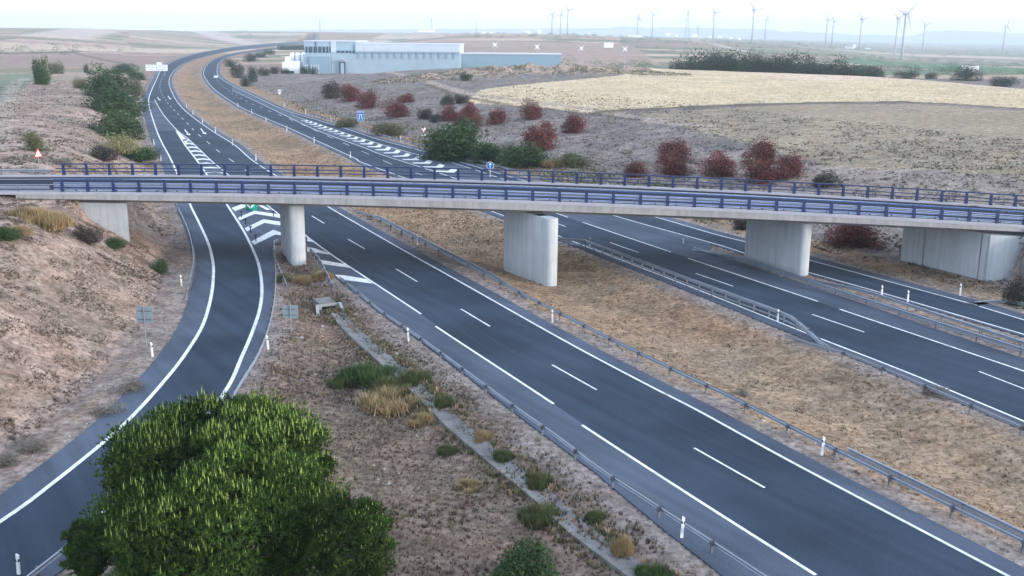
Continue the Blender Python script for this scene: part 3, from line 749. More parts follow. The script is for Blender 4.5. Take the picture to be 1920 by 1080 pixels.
    # parapets with thick navy posts and square rails
    def parapet(yf, side, x0, x1, sp, h, rails, tw):
        Ps = MB(); Ps.box((0, 0, .02), (.34, .30, .04)); Ps.hexa([(-.15, -.09, .04), (.15, -.09, .04), (.15, .15, .04), (-.15, .15, .04)], [(-.13, -.05, h), (.13, -.05, h), (.13, .07, h), (-.13, .07, h)])
        pm = Ps.mesh('post', 'navy')
        R = thing_part('parapet', T)
        x = x0
        while x <= x1:
            link('post', pm, R, (x, float(yf(x)), float(ZT(x)) + .12)); x += sp
        for i, (rz_, th_, mt) in enumerate(rails):
            q = MB(); xx = np.arange(x0 - .9, x1 + 1, 2.6)
            P = np.array([(x, float(yf(x)) + .09, float(ZT(x)) + .12 + rz_) for x in xx])
            q.sweep(P, [(-.05, -th_ / 2), (.05, -th_ / 2), (.05, th_ / 2), (-.05, th_ / 2)], closed=True)
            q.build('rail', mt, R)
    parapet(lambda x: YN(x) + .22, 1, -45.2, 64, 2.62, 1.26, [(.24, .075, 'railhighlit'), (.54, .075, 'railhighlit'), (.86, .075, 'railhighlit'), (1.24, .12, 'railblue')], 1)
    parapet(lambda x: YF(x) - .22, -1, -50.6, 64, 2.62, 1.26, [(.36, .10, 'navy'), (.72, .10, 'navy'), (1.22, .13, 'navy')], 1)
    # inner crash barrier between the near parapet and the carriageway: thin posts
    R = thing_part('inner_barrier', T); Ps = MB(); Ps.box((0, 0, .35), (.09, .12, .9)); pm = Ps.mesh('post', 'navy')
    x = -44.0
    while x < 64: link('post', pm, R, (x, float(YN(x)) + .75, float(ZR(x)))); x += 2.07
    xx = np.arange(-46, 65, 2.); P = np.array([(x, float(YN(x)) + .66, float(ZR(x)) + .70) for x in xx]); q = MB(); q.sweep(P, WPROF, closed=False); q.build('beam', 'beamdark', R)
    # road drain opening on the deck edge line
    return T
def thing_part(name, parent):
    o = bpy.data.objects.new(name, None); COL.objects.link(o); o.parent = parent; o.empty_display_size = .3; return o
WPROF = [(0, -.155), (.045, -.12), (.045, -.06), (-.03, -.015), (-.03, .015), (.045, .06), (.045, .12), (0, .155)]
overpass()

# ------------------------------------------------------------ crash barriers on the ground
def guardrail(P, label, sp=4.0, h=.72, double=False, posts='post', end=None, group='galvanised crash barriers', side=1, zfix=None, off=0):
    P = smooth_line(P, n=6) if len(P) > 2 else np.array([np.array(p[:2]) for p in P])
    P = resample(P, 1.0 if arclen(P)[-1] < 60 else 2.0)
    zz = terrain(P[:, 0], P[:, 1]) if zfix is None else np.array([zfix(x, y) for x, y in P])
    zz = np.maximum(zz, -.05) if zfix is None else zz
    if end:
        s = arclen(P); L = s[-1]
        drop = np.zeros(len(P))
        if 'a' in end: drop += np.clip(1 - s / 7, 0, 1)
        if 'b' in end: drop += np.clip(1 - (L - s) / 7, 0, 1)
    else: drop = np.zeros(len(P))
    P3 = np.column_stack([P, zz])
    T = thing('crash_barrier', label, 'crash barrier', tuple(P3[0]), group=group)
    o3 = np.array(P3[0])
    Q = P3 - o3; hz = h - drop * (h - .1)
    q = MB(); Qb = Q.copy(); Qb[:, 2] += hz - .155
    q.sweep(Qb, [(a * side + .10 * side, z) for a, z in WPROF]); q.build('beam', 'galv', T)
    if double:
        q = MB(); q.sweep(Qb, [(-a - .10 * 1, z) for a, z in WPROF]); q.build('beam', 'galv', T)
        q = MB(); Qc = Q.copy(); Qc[:, 2] += .28
        q.sweep(Qc, [(-.03, -.05), (.03, -.05), (.03, .05), (-.03, .05)], closed=True); q.build('lower_rail', 'galv', T)
    Ps = MB(); Ps.box((0, 0, h / 2 - .1), (.07, .12, h + .15)); Ps.box((0, 0, h - .16), (.12, .20, .16)); pm = Ps.mesh('post', 'post')
    s = arclen(P); L = s[-1]; k = .3
    while k < L:
        i = int(np.searchsorted(s, k)); i = min(max(i, 1), len(P) - 1)
        t = (k - s[i - 1]) / (s[i] - s[i - 1]); c = Q[i - 1] * (1 - t) + Q[i] * t; dr_ = drop[i]
        if dr_ < .6:
            d = Q[i] - Q[i - 1]; o = link('post', pm, T, tuple(c)); o.rotation_euler = (0, 0, math.atan2(d[1], d[0])); o.scale = (1, 1, 1 - .8 * dr_)
        k += sp
    return T
def bw(L): return [W(x, y)[:2] for x, y in L]
mid_off = lambda P, d: offset(np.array(P), d)
guardrail(extend(bw([(1290, 1008), (1197, 946), (1113, 890), (1048, 838), (987, 795), (895, 727), (795, 652), (707, 590), (665, 553), (634, 530)]), 34), 'crash barrier beside the concrete ditch, left of the near carriageway', side=1, end='')
aR = resample(offset(LN['A_IN'], -2.5), 1.0)
sA = lambda p: arc_of(aR, W(*p))
guardrail(at_len(aR, np.linspace(0, sA((640, 395)), 60)), 'long crash barrier of the grassy median along the near carriageway', end='b')
aR2 = resample(offset(LN['A_IN'], -3.3), 1.0)
guardrail(at_len(aR2, np.linspace(arc_of(aR2, W(965, 560)), arc_of(aR2, W(665, 400)), 30)), 'second crash barrier behind the first, beside the middle pier', side=-1, end='ab')
guardrail(at_len(aR2, np.linspace(0, arc_of(aR2, W(1560, 870)), 20)), 'back-to-back crash barrier at the lower right corner', side=-1, end='')
bL = resample(offset(LN['B_IN'], 2.1), 1.0)
sB = lambda p: arc_of(bL, W(*p))
guardrail(at_len(bL, np.linspace(0, sB((1490, 625)), 30)), 'low crash barrier on the right of the median grass', end='b')
bL2 = resample(offset(LN['B_IN'], 2.5), 1.0)
guardrail(bw([(1560, 660), (1500, 621), (1460, 601), (1380, 571), (1290, 537), (1180, 495), (1106, 467), (1098, 463), (1046, 460)]), 'double crash barrier that wraps from the middle pier along the far carriageway', double=True, sp=2.0, h=.95, end='a')
guardrail(extend(bw([(1920, 668), (1750, 614), (1513, 535), (1400, 497), (1330, 476), (1300, 468)]), 60), 'crash barrier between the far carriageway and its slip road', side=1, end='b', double=True)
guardrail(extend(bw([(1920, 655), (1780, 608), (1660, 568), (1516, 523)]), 60), 'crash barrier on the slip road side in front of the right pier', side=-1, end='b')
guardrail(bw([(1826, 566), (1885, 568), (1960, 588), (2030, 604)]), 'short crash barrier at the right edge below the abutment', end='a')
guardrail(bw([(395, 1006 + 60), (130, 1035), (-40, 1140)]) if False else [W(-60, 1160, .7)[:2], W(45, 1078, .7)[:2], W(130, 1012, .7)[:2], W(190, 962, .7)[:2], np.array([-17.2, 54.0]), W(440, 748)[:2], W(482, 678)[:2], W(502, 625)[:2], W(512, 578)[:2], W(515, 540)[:2], W(515, 500)[:2], W(512, 462)[:2]], 'curved crash barrier on the inside of the exit ramp', side=1, sp=2.0)
guardrail(bw([(536, 545), (525, 520), (514, 492), (512, 470), (515, 460), (540, 458)]), 'crash barrier splayed in front of the left pier', side=1, sp=2.0, end='')
guardrail(bw([(622, 545), (610, 520), (600, 500), (590, 486), (578, 474)]), 'short crash barrier from the left pier down to the culvert', side=1, sp=2.0)
guardrail(bw([(350, 562), (360, 530), (365, 500), (363, 470), (356, 440), (345, 415), (337, 398)]), 'crash barrier bending along the left side of the exit ramp', side=-1, sp=2.0, end='a')
rL = resample(offset(LN['RAMP_L'], 2.9), 2.0)
guardrail(at_len(rL, np.linspace(arc_of(rL, W(300, 295)), arc_of(rL, W(300, 122)), 60)), 'distant crash barrier at the foot of the green bushes', side=-1)
bR = resample(offset(LN['BR_R'], -2.4), 2.0)
guardrail(at_len(bR, np.linspace(arc_of(bR, W(1050, 360)), arc_of(bR, W(560, 215)), 60)), 'distant crash barrier under the shrub slope beside the far slip road', side=1)
zroad = lambda x, y: float(ZR(x)) - .05
guardrail([np.array([x, float(YN(x)) + .3]) for x in (-110, -80, -60, -46.5)], 'crash barrier before the near railing of the overpass, left edge', zfix=zroad, side=1, h=.85)
guardrail([np.array([x, float(YF(x)) - .3]) for x in (-110, -80, -60, -52)], 'crash barrier before the far railing of the overpass, left edge', zfix=zroad, side=1, h=.95)

# ------------------------------------------------------------ delineator posts
def delineator_meshes():
    b = MB(); b.hexa([(-.07, -.05, -.15), (.07, -.05, -.15), (.07, .05, -.15), (-.07, .05, -.15)], [(-.065, -.045, 1.1), (.065, -.045, 1.02), (.065, .045, 1.02), (-.065, .045, 1.1)])
    k = MB(); k.hexa([(-.074, -.054, .74), (.074, -.054, .74), (.074, .054, .74), (-.074, .054, .74)], [(-.074, -.054, .86), (.074, -.054, .86), (.074, .054, .86), (-.074, .054, .86)])
    r = MB(); r.box((0, -.060, .83), (.05, .012, .12))
    return b.mesh('marker_body', 'white'), k.mesh('band', 'black'), r.mesh('reflector', 'signwhite')
DM = delineator_meshes()
for px, py, lab in [
    (36, 1082, 'beside the ramp in the lower left corner'), (286, 669, 'beside the square sign at the ramp'), (341, 537, 'at the ramp barrier end below the left abutment'),
    (766, 640, 'behind the barrier beside the near carriageway, closest to the culvert'), (503, 655, 'leaning on the curved ramp barrier'), (1278, 1008, 'at the barrier in the bottom of the picture'),
    (1541, 852, 'at the median barrier near the lower right'), (1036, 604, 'at the median barrier below the middle pier'), (783, 458, 'in the median grass just past the deck'),
    (1458, 603, 'at the bend of the double barrier'), (1106, 463, 'at the corner of the wrapped barrier'), (1281, 457, 'on the slip road island left of the right pier'),
    (1653, 556, 'on the island barrier right of the right pier'), (1702, 566, 'second on the island barrier right of the right pier'), (1800, 553, 'on bare earth in front of the abutment'),
    (480, 301, 'first in the median behind the overpass'), (436, 272.5, 'second in the median behind the overpass'), (404, 248.5, 'third in the median behind the overpass'),
    (380, 231, 'fourth in the median behind the overpass'), (362, 215, 'fifth in the median behind the overpass'), (350, 202, 'sixth in the median behind the overpass'),
    (302, 302, 'left of the exit lane just behind the overpass'), (289, 272, 'left of the exit lane below the dark bushes'),
    (657, 296.5, 'at the far carriageway, first from the overpass'), (589, 267.5, 'at the far carriageway, second from the overpass'), (538, 245.5, 'at the far carriageway, third from the overpass'),
    (499, 228, 'at the far carriageway, fourth from the overpass'), (472, 213, 'at the far carriageway, fifth from the overpass'), (446, 200, 'at the far carriageway, sixth from the overpass'),
    (533, 199, 'beside the distant give way sign'), (573, 213, 'right of the distant give way sign'), (620, 226, 'left of the blue motorway sign'),
    (751, 265, 'left of the near give way sign'), (845, 294, 'below the large green bush')]:
    p = W(px, py) if py < 460 or px > 1000 else G(px, py)
    big = 1.0 if py > 320 else 1.15
    T = thing('delineator_post', 'white delineator post ' + lab, 'marker post', tuple(p), rz=random.uniform(-.1, .1), group='white delineator posts along the road', sc=big)
    T.rotation_euler[0] = random.uniform(-.04, .04); T.rotation_euler[1] = random.uniform(-.05, .05)
    for nm, me in zip(('marker_body', 'band', 'reflector'), DM): link(nm, me, T)

# flexible markers and the green bollard of the exit nose
b_ = MB(); b_.tube((0, 0, 0), (0, 0, .62), .06, .05); bm_ = b_.mesh('tube', 'black')
c_ = MB(); c_.tube((0, 0, .62), (0, 0, .76), .17, .15); cm_ = c_.mesh('cap', 'black')
for i, (px, py) in enumerate([(453, 407), (461, 421), (470, 436), (480, 452), (513, 406)]):
    T = thing('flexible_marker', ['dark flexible marker on the hatching nearest the green bollard', 'dark flexible marker second down the ramp line from the green bollard', 'dark flexible marker third down the ramp line from the green bollard', 'dark flexible marker on the lowest chevron before the barrier', 'dark flexible marker on the hatching close to the left pier'][i], 'marker post', tuple(W(px, py)), group='flexible markers on the exit hatching')
    link('tube', bm_, T); link('cap', cm_, T)
T = thing('gore_bollard', 'rounded green divergence bollard with white chevrons at the exit nose', 'bollard', tuple(W(472, 394)))
b_ = MB()
b_.v = []; 
ring_n = 16
prof_ = [(.72, 0), (.80, .1), (.80, 1.2), (.70, 1.42), (.4, 1.55), (.02, 1.58)]
for r, z in prof_:
    for a in range(ring_n): b_.v.append((r * math.cos(a * 2 * math.pi / ring_n), r * math.sin(a * 2 * math.pi / ring_n) * .8, z))
for k in range(len(prof_) - 1):
    for a in range(ring_n): b_.f.append((k * ring_n + a, k * ring_n + (a + 1) % ring_n, (k + 1) * ring_n + (a + 1) % ring_n, (k + 1) * ring_n + a))
b_.build('body', 'green', T, smooth=True)
for s in (-1, 1):
    b_ = MB(); b_.hexa([(s * .05, -.66, .3), (s * .5, -.56, .75), (s * .5, -.52, .75), (s * .05, -.60, .3)], [(s * .05, -.66, .6), (s * .5, -.56, 1.05), (s * .5, -.52, 1.05), (s * .05, -.60, .6)]); b_.build('chevron', 'signwhite', T)

# ------------------------------------------------------------ signs
def post_part(T, h, r=.045, x=0, y=0.0, mat='galv'):
    b = MB(); b.tube((x, y, -.3), (x, y, h), r); return b.build('post', mat, T)
def square_sign_back(px, py, hboard, wboard, label, top_px):
    p = G(px, py); k = ppm(p); T = thing('road_sign', label, 'road sign', tuple(p), rz=random.uniform(-.15, .1))
    h = (py - top_px) / k / math.cos(math.radians(16)); post_part(T, h)
    b = MB(); b.box((0, .07, h - hboard / 2 - .12), (wboard, .03, hboard)); b.build('board', 'signback', T)
    for z in (h - .45, h - hboard + .15):
        b = MB(); b.box((0, .035, z), (wboard * .8, .035, .06)); b.build('bracket', 'post', T)
square_sign_back(275, 655, 1.25, 1.3, 'back of a square road sign on a single post beside the ramp on the left', 573)
square_sign_back(546, 622, 1.1, 1.2, 'back of a square road sign on bare earth between ramp and culvert', 570)
p = G(322, 402); T = thing('road_sign', 'frame and two posts of a sign under the overpass left of the ramp', 'road sign', tuple(p), rz=-.2)
post_part(T, 2.9, x=-.8); post_part(T, 2.9, x=.8)
b = MB(); b.box((0, .07, 2.45), (1.9, .04, 1.5)); b.build('board', 'signback', T)
b = MB(); b.box((0, 0, 1.66), (1.7, .08, .09)); b.build('crossbar', 'galv', T)
# warning triangle at the left end of the overpass
p = np.array([-54.4, 118.0, tz(-54.4, 118.0)])
T = thing('warning_sign', 'triangular warning sign beside the overpass at the left edge', 'road sign', tuple(p), rz=.9)
zt_ = D(11, 277, 118.0)[2] - p[2]; post_part(T, zt_ - .1)
b = MB(); b.hexa([(-.55, -.06, zt_ - 1.05), (.55, -.06, zt_ - 1.05), (.55, -.03, zt_ - 1.05), (-.55, -.03, zt_ - 1.05)], [(-.01, -.06, zt_), (.01, -.06, zt_), (.01, -.03, zt_), (-.01, -.03, zt_)]); b.build('red_border', 'red', T)
b = MB(); b.hexa([(-.38, -.075, zt_ - .95), (.38, -.075, zt_ - .95), (.38, -.062, zt_ - .95), (-.38, -.062, zt_ - .95)], [(-.01, -.075, zt_ - .22), (.01, -.075, zt_ - .22), (.01, -.062, zt_ - .22), (-.01, -.062, zt_ - .22)]); b.build('face', 'signwhite', T)
def yield_sign(px, py, top, label, plate_above):
    p = G(px, py); k = ppm(p); h = (py - top) / k; w = 1.35 if not plate_above else 1.5
    T = thing('give_way_sign', label, 'road sign', tuple(p)); post_part(T, h - .1, .05)
    zt = h - (.75 if plate_above else 0)
    def tri(w, hh, y, z, mat, name):
        b = MB(); b.hexa([(-.01, y, z - hh), (.01, y, z - hh), (.01, y + .02, z - hh), (-.01, y + .02, z - hh)], [(-w / 2, y, z), (w / 2, y, z), (w / 2, y + .02, z), (-w / 2, y + .02, z)]); b.build(name, mat, T)
    tri(w, w * .88, -.08, zt, 'red', 'red_border'); tri(w * .82, w * .72, -.105, zt - .06, 'signwhite', 'face')
    b = MB(); b.box((0, -.08, h - .32 if plate_above else zt - w * .88 - .3), (1.0, .03, .45)); b.build('plate', 'signwhite', T)
yield_sign(795, 276, 240, 'white give way sign with red border and plate left of the large green bush', False)
yield_sign(525.5, 200, 168, 'distant give way sign with plate on top where the slip road joins', True)
p = G(677, 249); k = ppm(p); h = (249 - 208) / k
T = thing('motorway_sign', 'blue motorway sign with white road symbol on a post beside the slope', 'road sign', tuple(p)); post_part(T, h, .06)
b = MB(); b.box((0, -.08, h - 1.25), (1.7, .04, 2.4)); b.build('board', 'blue', T)
b = MB(); b.box((0, -.11, h - .32), (1.5, .02, .10)); b.box((0, -.11, h - .95), (1.1, .02, .10)); b.build('bridge_mark', 'signwhite', T)
b = MB(); b.bar((-.42, -.11, h - 2.1), (-.12, -.11, h - .75), .14, .02); b.bar((.42, -.11, h - 2.1), (.12, -.11, h - .75), .14, .02)
for z0_, z1_ in ((h - 2.1, h - .75),):
    b2 = MB(); b2.hexa([(-.50, -.12, z0_), (-.32, -.12, z0_), (-.32, -.10, z0_), (-.50, -.10, z0_)], [(-.17, -.12, z1_), (-.07, -.12, z1_), (-.07, -.10, z1_), (-.17, -.10, z1_)]); b2.build('lane_mark', 'signwhite', T)
    b2 = MB(); b2.hexa([(.32, -.12, z0_), (.50, -.12, z0_), (.50, -.10, z0_), (.32, -.10, z0_)], [(.07, -.12, z1_), (.17, -.12, z1_), (.17, -.10, z1_), (.07, -.10, z1_)]); b2.build('lane_mark', 'signwhite', T)
b = MB()
for s in (-1, 1): b.box((s * .83, -.11, h - 1.25), (.05, .02, 2.4))
for s in (0, 1): b.box((0, -.11, h - .07 - s * 2.36), (1.7, .02, .05))
b.build('border', 'signwhite', T)
p = W(919, 334); k = ppm(p); h = (334 - 303) / k
T = thing('direction_disc', 'round blue sign with white upward arrow rising behind the railing', 'road sign', tuple(p)); post_part(T, h - .4, .05, mat='signwhite')
def disc(r, y, t, mat, name):
    b = MB(); b.tube((0, y, h - .62), (0, y + t, h - .62), r, n=28); b.build(name, mat, T)
disc(.62, -.08, .03, 'signwhite', 'rim'); disc(.56, -.10, .019, 'blue', 'face')
b = MB(); b.box((0, -.12, h - .70), (.11, .015, .55)); b.hexa([(-.24, -.128, h - .48), (.24, -.128, h - .48), (.24, -.112, h - .48), (-.24, -.112, h - .48)], [(-.01, -.128, h - .18), (.01, -.128, h - .18), (.01, -.112, h - .18), (-.01, -.112, h - .18)]); b.build('arrow', 'signwhite', T)
# big direction boards far off
p = W(295, 143.5); k = ppm(p)
T = thing('direction_board', 'pair of large white direction boards beside the distant carriageway', 'road sign', tuple(p))
for x in (-4.2, 0, 4.2): post_part(T, 5.0, .12, x=x)
for x in (-3.0, 3.0):
    b = MB(); b.box((x, -.15, 4.6), (5.7, .1, 3.2)); o = b.build('board', 'signwhite', T)
    b = MB(); b.box((x, -.22, 4.6), (5.4, .02, .12)); b.box((x, -.22, 5.5), (4.2, .02, .18)); b.box((x - .4, -.22, 3.8), (4.0, .02, .18)); b.build('lettering', 'blue', o)
b = MB(); b.box((1.6, -.15, 6.9), (3.0, .1, 1.2)); b.build('exit_plate', 'signwhite', T)
p = D(1818, 141, 700); T = thing('direction_board', 'white framed board back standing behind the round tree at right', 'road sign', (p[0], 700, p[2] - 3))
for x in (-4.5, 4.5): post_part(T, 9, .15, x=x)
b = MB(); b.box((0, 0, 6.4), (11.5, .15, 5.6)); b.build('board', 'signwhite', T)
b = MB(); [b.box((x, -.12, 6.4), (.12, .05, 5.6)) for x in (-2, 2)]; b.box((0, -.125, 6.6), (11.5, .05, .12)); b.build('frame', 'pylon', T)

# ------------------------------------------------------------ concrete ditch and culvert
dl_ = smooth_line([G(*q)[:2] for q in [(634, 588), (655, 615), (690, 648), (745, 696), (800, 745), (850, 795), (900, 838), (950, 878), (1010, 925), (1075, 985), (1140, 1035), (1210, 1085)]], n=5)
dl_ = resample(dl_, 1.0)
dl_ = np.concatenate([dl_[:0], dl_, [dl_[-1] + (dl_[-1] - dl_[-2]) * k for k in range(1, 16)]])
zz = terrain(dl_[:, 0], dl_[:, 1]); zz = np.convolve(np.pad(zz, 3, mode='edge'), np.ones(7) / 7, 'valid')
T = thing('drain_ditch', 'long concrete drainage channel running through the weeds to the culvert', 'ditch', (0, 0, 0))
for k in range(0, len(dl_) - 2, 2):      # slabs, two metres each with an open joint
    seg = at_len(np.column_stack([dl_, zz]), np.linspace(arclen(np.column_stack([dl_, zz]))[k] + .02, arclen(np.column_stack([dl_, zz]))[min(k + 2, len(dl_) - 1)] - .02, 3))
    j = random.uniform(-.015, .015)
    q = MB(); q.sweep(seg, [(-.62, .10 + j), (-.50, .12 + j), (-.16, .03 + j), (.16, .03 + j), (.50, .12 + j), (.62, .10 + j), (.62, -.3), (-.62, -.3)], closed=True)
    q.build('channel_slab', 'ditch', T)
p = G(620, 583)
T = thing('culvert_headwall', 'broken concrete culvert headwall with two leaning slabs above the ditch', 'culvert', (p[0], p[1], p[2] - .25), rz=.45)
for x0_, x1_, z0_, z1_, nm in ((-1.15, -.62, -.8, .75, 'headwall'), (.62, 1.15, -.8, .75, 'headwall'), (-.62, .62, .55, .75, 'lintel')):
    b = MB(); b.box(((x0_ + x1_) / 2, .6, (z0_ + z1_) / 2), (x1_ - x0_, .22, z1_ - z0_)); b.build(nm, 'concrete', T)
b = MB(); b.hexa([(.72, -1.3, -.8), (.98, -1.3, -.8), (1.10, .49, -.8), (.84, .49, -.8)], [(.72, -1.3, .30), (.98, -1.3, .30), (1.10, .49, .82), (.84, .49, .82)]); b.build('side_wall', 'concrete', T)
b = MB(); b.hexa([(-1.5, -.9, -.8), (-1.25, -1.0, -.8), (-.9, .49, -.8), (-1.15, .49, -.8)], [(-1.5, -.9, .18), (-1.25, -1.0, .18), (-.9, .49, .62), (-1.15, .49, .62)]); b.build('side_wall', 'concrete', T)
b = MB()      # the pipe box behind the opening, open at the front
for c_, d_ in (((-.68, 1.9, 0), (.1, 2.4, 1.5)), ((.68, 1.9, 0), (.1, 2.4, 1.5)), ((0, 1.9, .66), (1.26, 2.38, .1)), ((0, 3.0, -.1), (1.25, .1, 1.4))): b.box(c_, d_)
b.build('box_culvert', 'ditch', T)

# ------------------------------------------------------------ foliage
def leaf_cloud(n, size, shape='blob', lobes=9, seed=0, flat=.8, up=0.0, inner=.35):
    r = np.random.default_rng(seed)
    L = r.normal(size=(lobes, 3)); L /= np.linalg.norm(L, axis=1)[:, None]; L *= r.uniform(.25, .62, (lobes, 1)); L[:, 2] = np.abs(L[:, 2]) * 1.0 + .12
    R = r.uniform(.28, .48, lobes)
    k = r.integers(0, lobes, n); d = r.normal(size=(n, 3)); d /= np.linalg.norm(d, axis=1)[:, None]
    rad = R[k] * (inner + (1 - inner) * r.random(n) ** .4) * (1 + .28 * r.normal(size=n) * .5)
    C = L[k] + d * rad[:, None]; C[:, 2] = np.maximum(C[:, 2], .03) * flat
    C[:, :2] -= C[:, :2].mean(0); C[:, 0] /= 2 * np.percentile(np.abs(C[:, 0]), 97); C[:, 1] /= 2 * np.percentile(np.abs(C[:, 1]), 97); C[:, 2] /= np.percentile(C[:, 2], 98)
    a = r.normal(size=(n, 3)); a[:, 2] += up; a /= np.linalg.norm(a, axis=1)[:, None]
    b = np.cross(a, r.normal(size=(n, 3))); b /= np.linalg.norm(b, axis=1)[:, None]
    s = size * r.uniform(.6, 1.4, (n, 1))
    V = np.stack([C - a * s, C + b * s * .45, C + a * s], 1).reshape(-1, 3)
    return V, C, k
def bush_mesh(name, n, size, cols, seed, mat='f_green', flat=.8, up=0.0, lobes=9, twig=None):
    V, C, k = leaf_cloud(n, size, seed=seed, flat=flat, up=up, lobes=lobes)
    r = np.random.default_rng(seed + 99); cols = np.array(cols)
    lobec = cols[r.integers(0, len(cols), lobes)][k]; own = cols[r.integers(0, len(cols), n)]
    t = (lobec * .6 + own * .4) * r.uniform(.75, 1.25, (n, 1))
    return fast_mesh(name, V, 3, mat, np.repeat(t, 3, 0))
def trunk_mesh(name, h=.45, n=5, seed=0, r0=.035, spread=.32):
    r = np.random.default_rng(seed); b = MB(); b.tube((0, 0, -.12), (0, 0, h * .35), r0, r0 * .8, 6)
    for i in range(n):
        a = i * 6.28 / n + r.uniform(-.4, .4); q = (math.cos(a) * spread * r.uniform(.6, 1.1), math.sin(a) * spread * r.uniform(.6, 1.1), h * r.uniform(.8, 1.4))
        b.tube((0, 0, h * .30), q, r0 * .6, r0 * .2, 5)
    return b.mesh(name, 'bark')
GREEN = [(.045, .085, .03), (.03, .06, .022), (.06, .10, .035), (.035, .07, .035)]
OLIVE = [(.10, .11, .05), (.13, .14, .07), (.08, .09, .045)]
YELL = [(.30, .27, .14), (.24, .24, .11), (.16, .18, .08)]
RED = [(.17, .038, .040), (.12, .028, .034), (.22, .055, .045), (.08, .026, .032)]
DARK = [(.05, .05, .05), (.035, .045, .035), (.07, .05, .05)]
GREY = [(.16, .15, .13), (.20, .19, .16), (.12, .11, .10)]
kinds = {
    'green': [bush_mesh('foliage', 5200, .055, GREEN, 10 + i, lobes=15) for i in range(4)],
    'olive': [bush_mesh('foliage', 3600, .055, OLIVE, 20 + i) for i in range(2)],
    'yellow': [bush_mesh('foliage', 2800, .05, YELL, 24 + i, up=1.5) for i in range(2)],
    'red': [bush_mesh('foliage', 4200, .052, RED + [(.13, .085, .055)], 30 + i, mat='f_red', lobes=16) for i in range(5)],
    'dark': [bush_mesh('foliage', 3600, .055, DARK, 40 + i) for i in range(2)],
    'grey': [bush_mesh('foliage', 2200, .05, GREY, 50 + i, up=.8) for i in range(2)],
    'far': [bush_mesh('foliage', 3200, .050, [(.035, .06, .035), (.03, .05, .035), (.05, .07, .04)], 60 + i, lobes=11, flat=1.0) for i in range(3)],
}
def weed_mesh(name, n, cols, seed):
    r = np.random.default_rng(seed); k = 26; c = r.uniform(-.5, .5, (k, 2)); c = c[(c ** 2).sum(1) < .25]; k = len(c)
    i = r.integers(0, k, n); base = c[i] + r.normal(size=(n, 2)) * .07; a = r.uniform(0, 6.283, n); ln = r.uniform(.05, .22, n); h = r.uniform(.35, 1.0, n) * np.interp(np.linalg.norm(c[i], axis=1), [0, .5], [1, .55])
    w = .011; d = np.stack([np.cos(a), np.sin(a)], 1); z = np.zeros(n)
    b0 = np.column_stack([base - d[:, ::-1] * np.array([1, -1]) * w, z]); b1 = np.column_stack([base + d[:, ::-1] * np.array([1, -1]) * w, z]); t = np.column_stack([base + d * ln[:, None], h])
    cols = np.array(cols); tc = (cols[r.integers(0, len(cols), k)][i] * .55 + cols[r.integers(0, len(cols), n)] * .45) * r.uniform(.75, 1.3, (n, 1))
    return fast_mesh(name, np.stack([b0, b1, t], 1).reshape(-1, 3), 3, 'f_dry', np.repeat(tc, 3, 0))
kinds['weed'] = [weed_mesh('leaves', 3600, OLIVE + [(.07, .11, .035)], 70 + i) for i in range(3)]
kinds['gweed'] = [weed_mesh('leaves', 4200, GREEN + [(.09, .14, .045)], 75 + i) for i in range(2)]
kinds['straw'] = [weed_mesh('leaves', 3200, [(.36, .25, .13), (.28, .20, .11), (.42, .31, .17), (.20, .17, .09)], 80 + i) for i in range(3)]
TR = [trunk_mesh('stems', seed=i) for i in range(3)]
cnt = 0
def bush(px, cy, w, h, kind, label, name='shrub', cat='shrub', base=None, group=None, stems=True, flush=.85, Y=None):
    """px, cy centre, w, h size in the survey picture"""
    global cnt
    py = cy + h * .5 if base is None else base
    p = G(px, py) if Y is None else (lambda q: np.array([q[0], Y, tz(q[0], Y)]))(D(px, py, Y))
    k = ppm(p); W_ = w / k; H_ = h / k
    T = thing(name, label, cat, (p[0], p[1], p[2] - .02), rz=random.uniform(0, 6.28), group=group, sc=(W_, W_, max(H_, W_ * .35)))
    ms = kinds[kind]; link('leaves' if kind in ('weed', 'gweed', 'straw') else 'foliage', ms[cnt % len(ms)], T)
    if kind in ('weed', 'gweed', 'straw'): T.name = 'weed_clump'; T['category'] = 'weeds'; T['label'] = label.replace('bush', 'weed clump')
    if stems and kind not in ('weed', 'gweed', 'straw'): link('stems', TR[cnt % 3], T)
    cnt += 1; return T

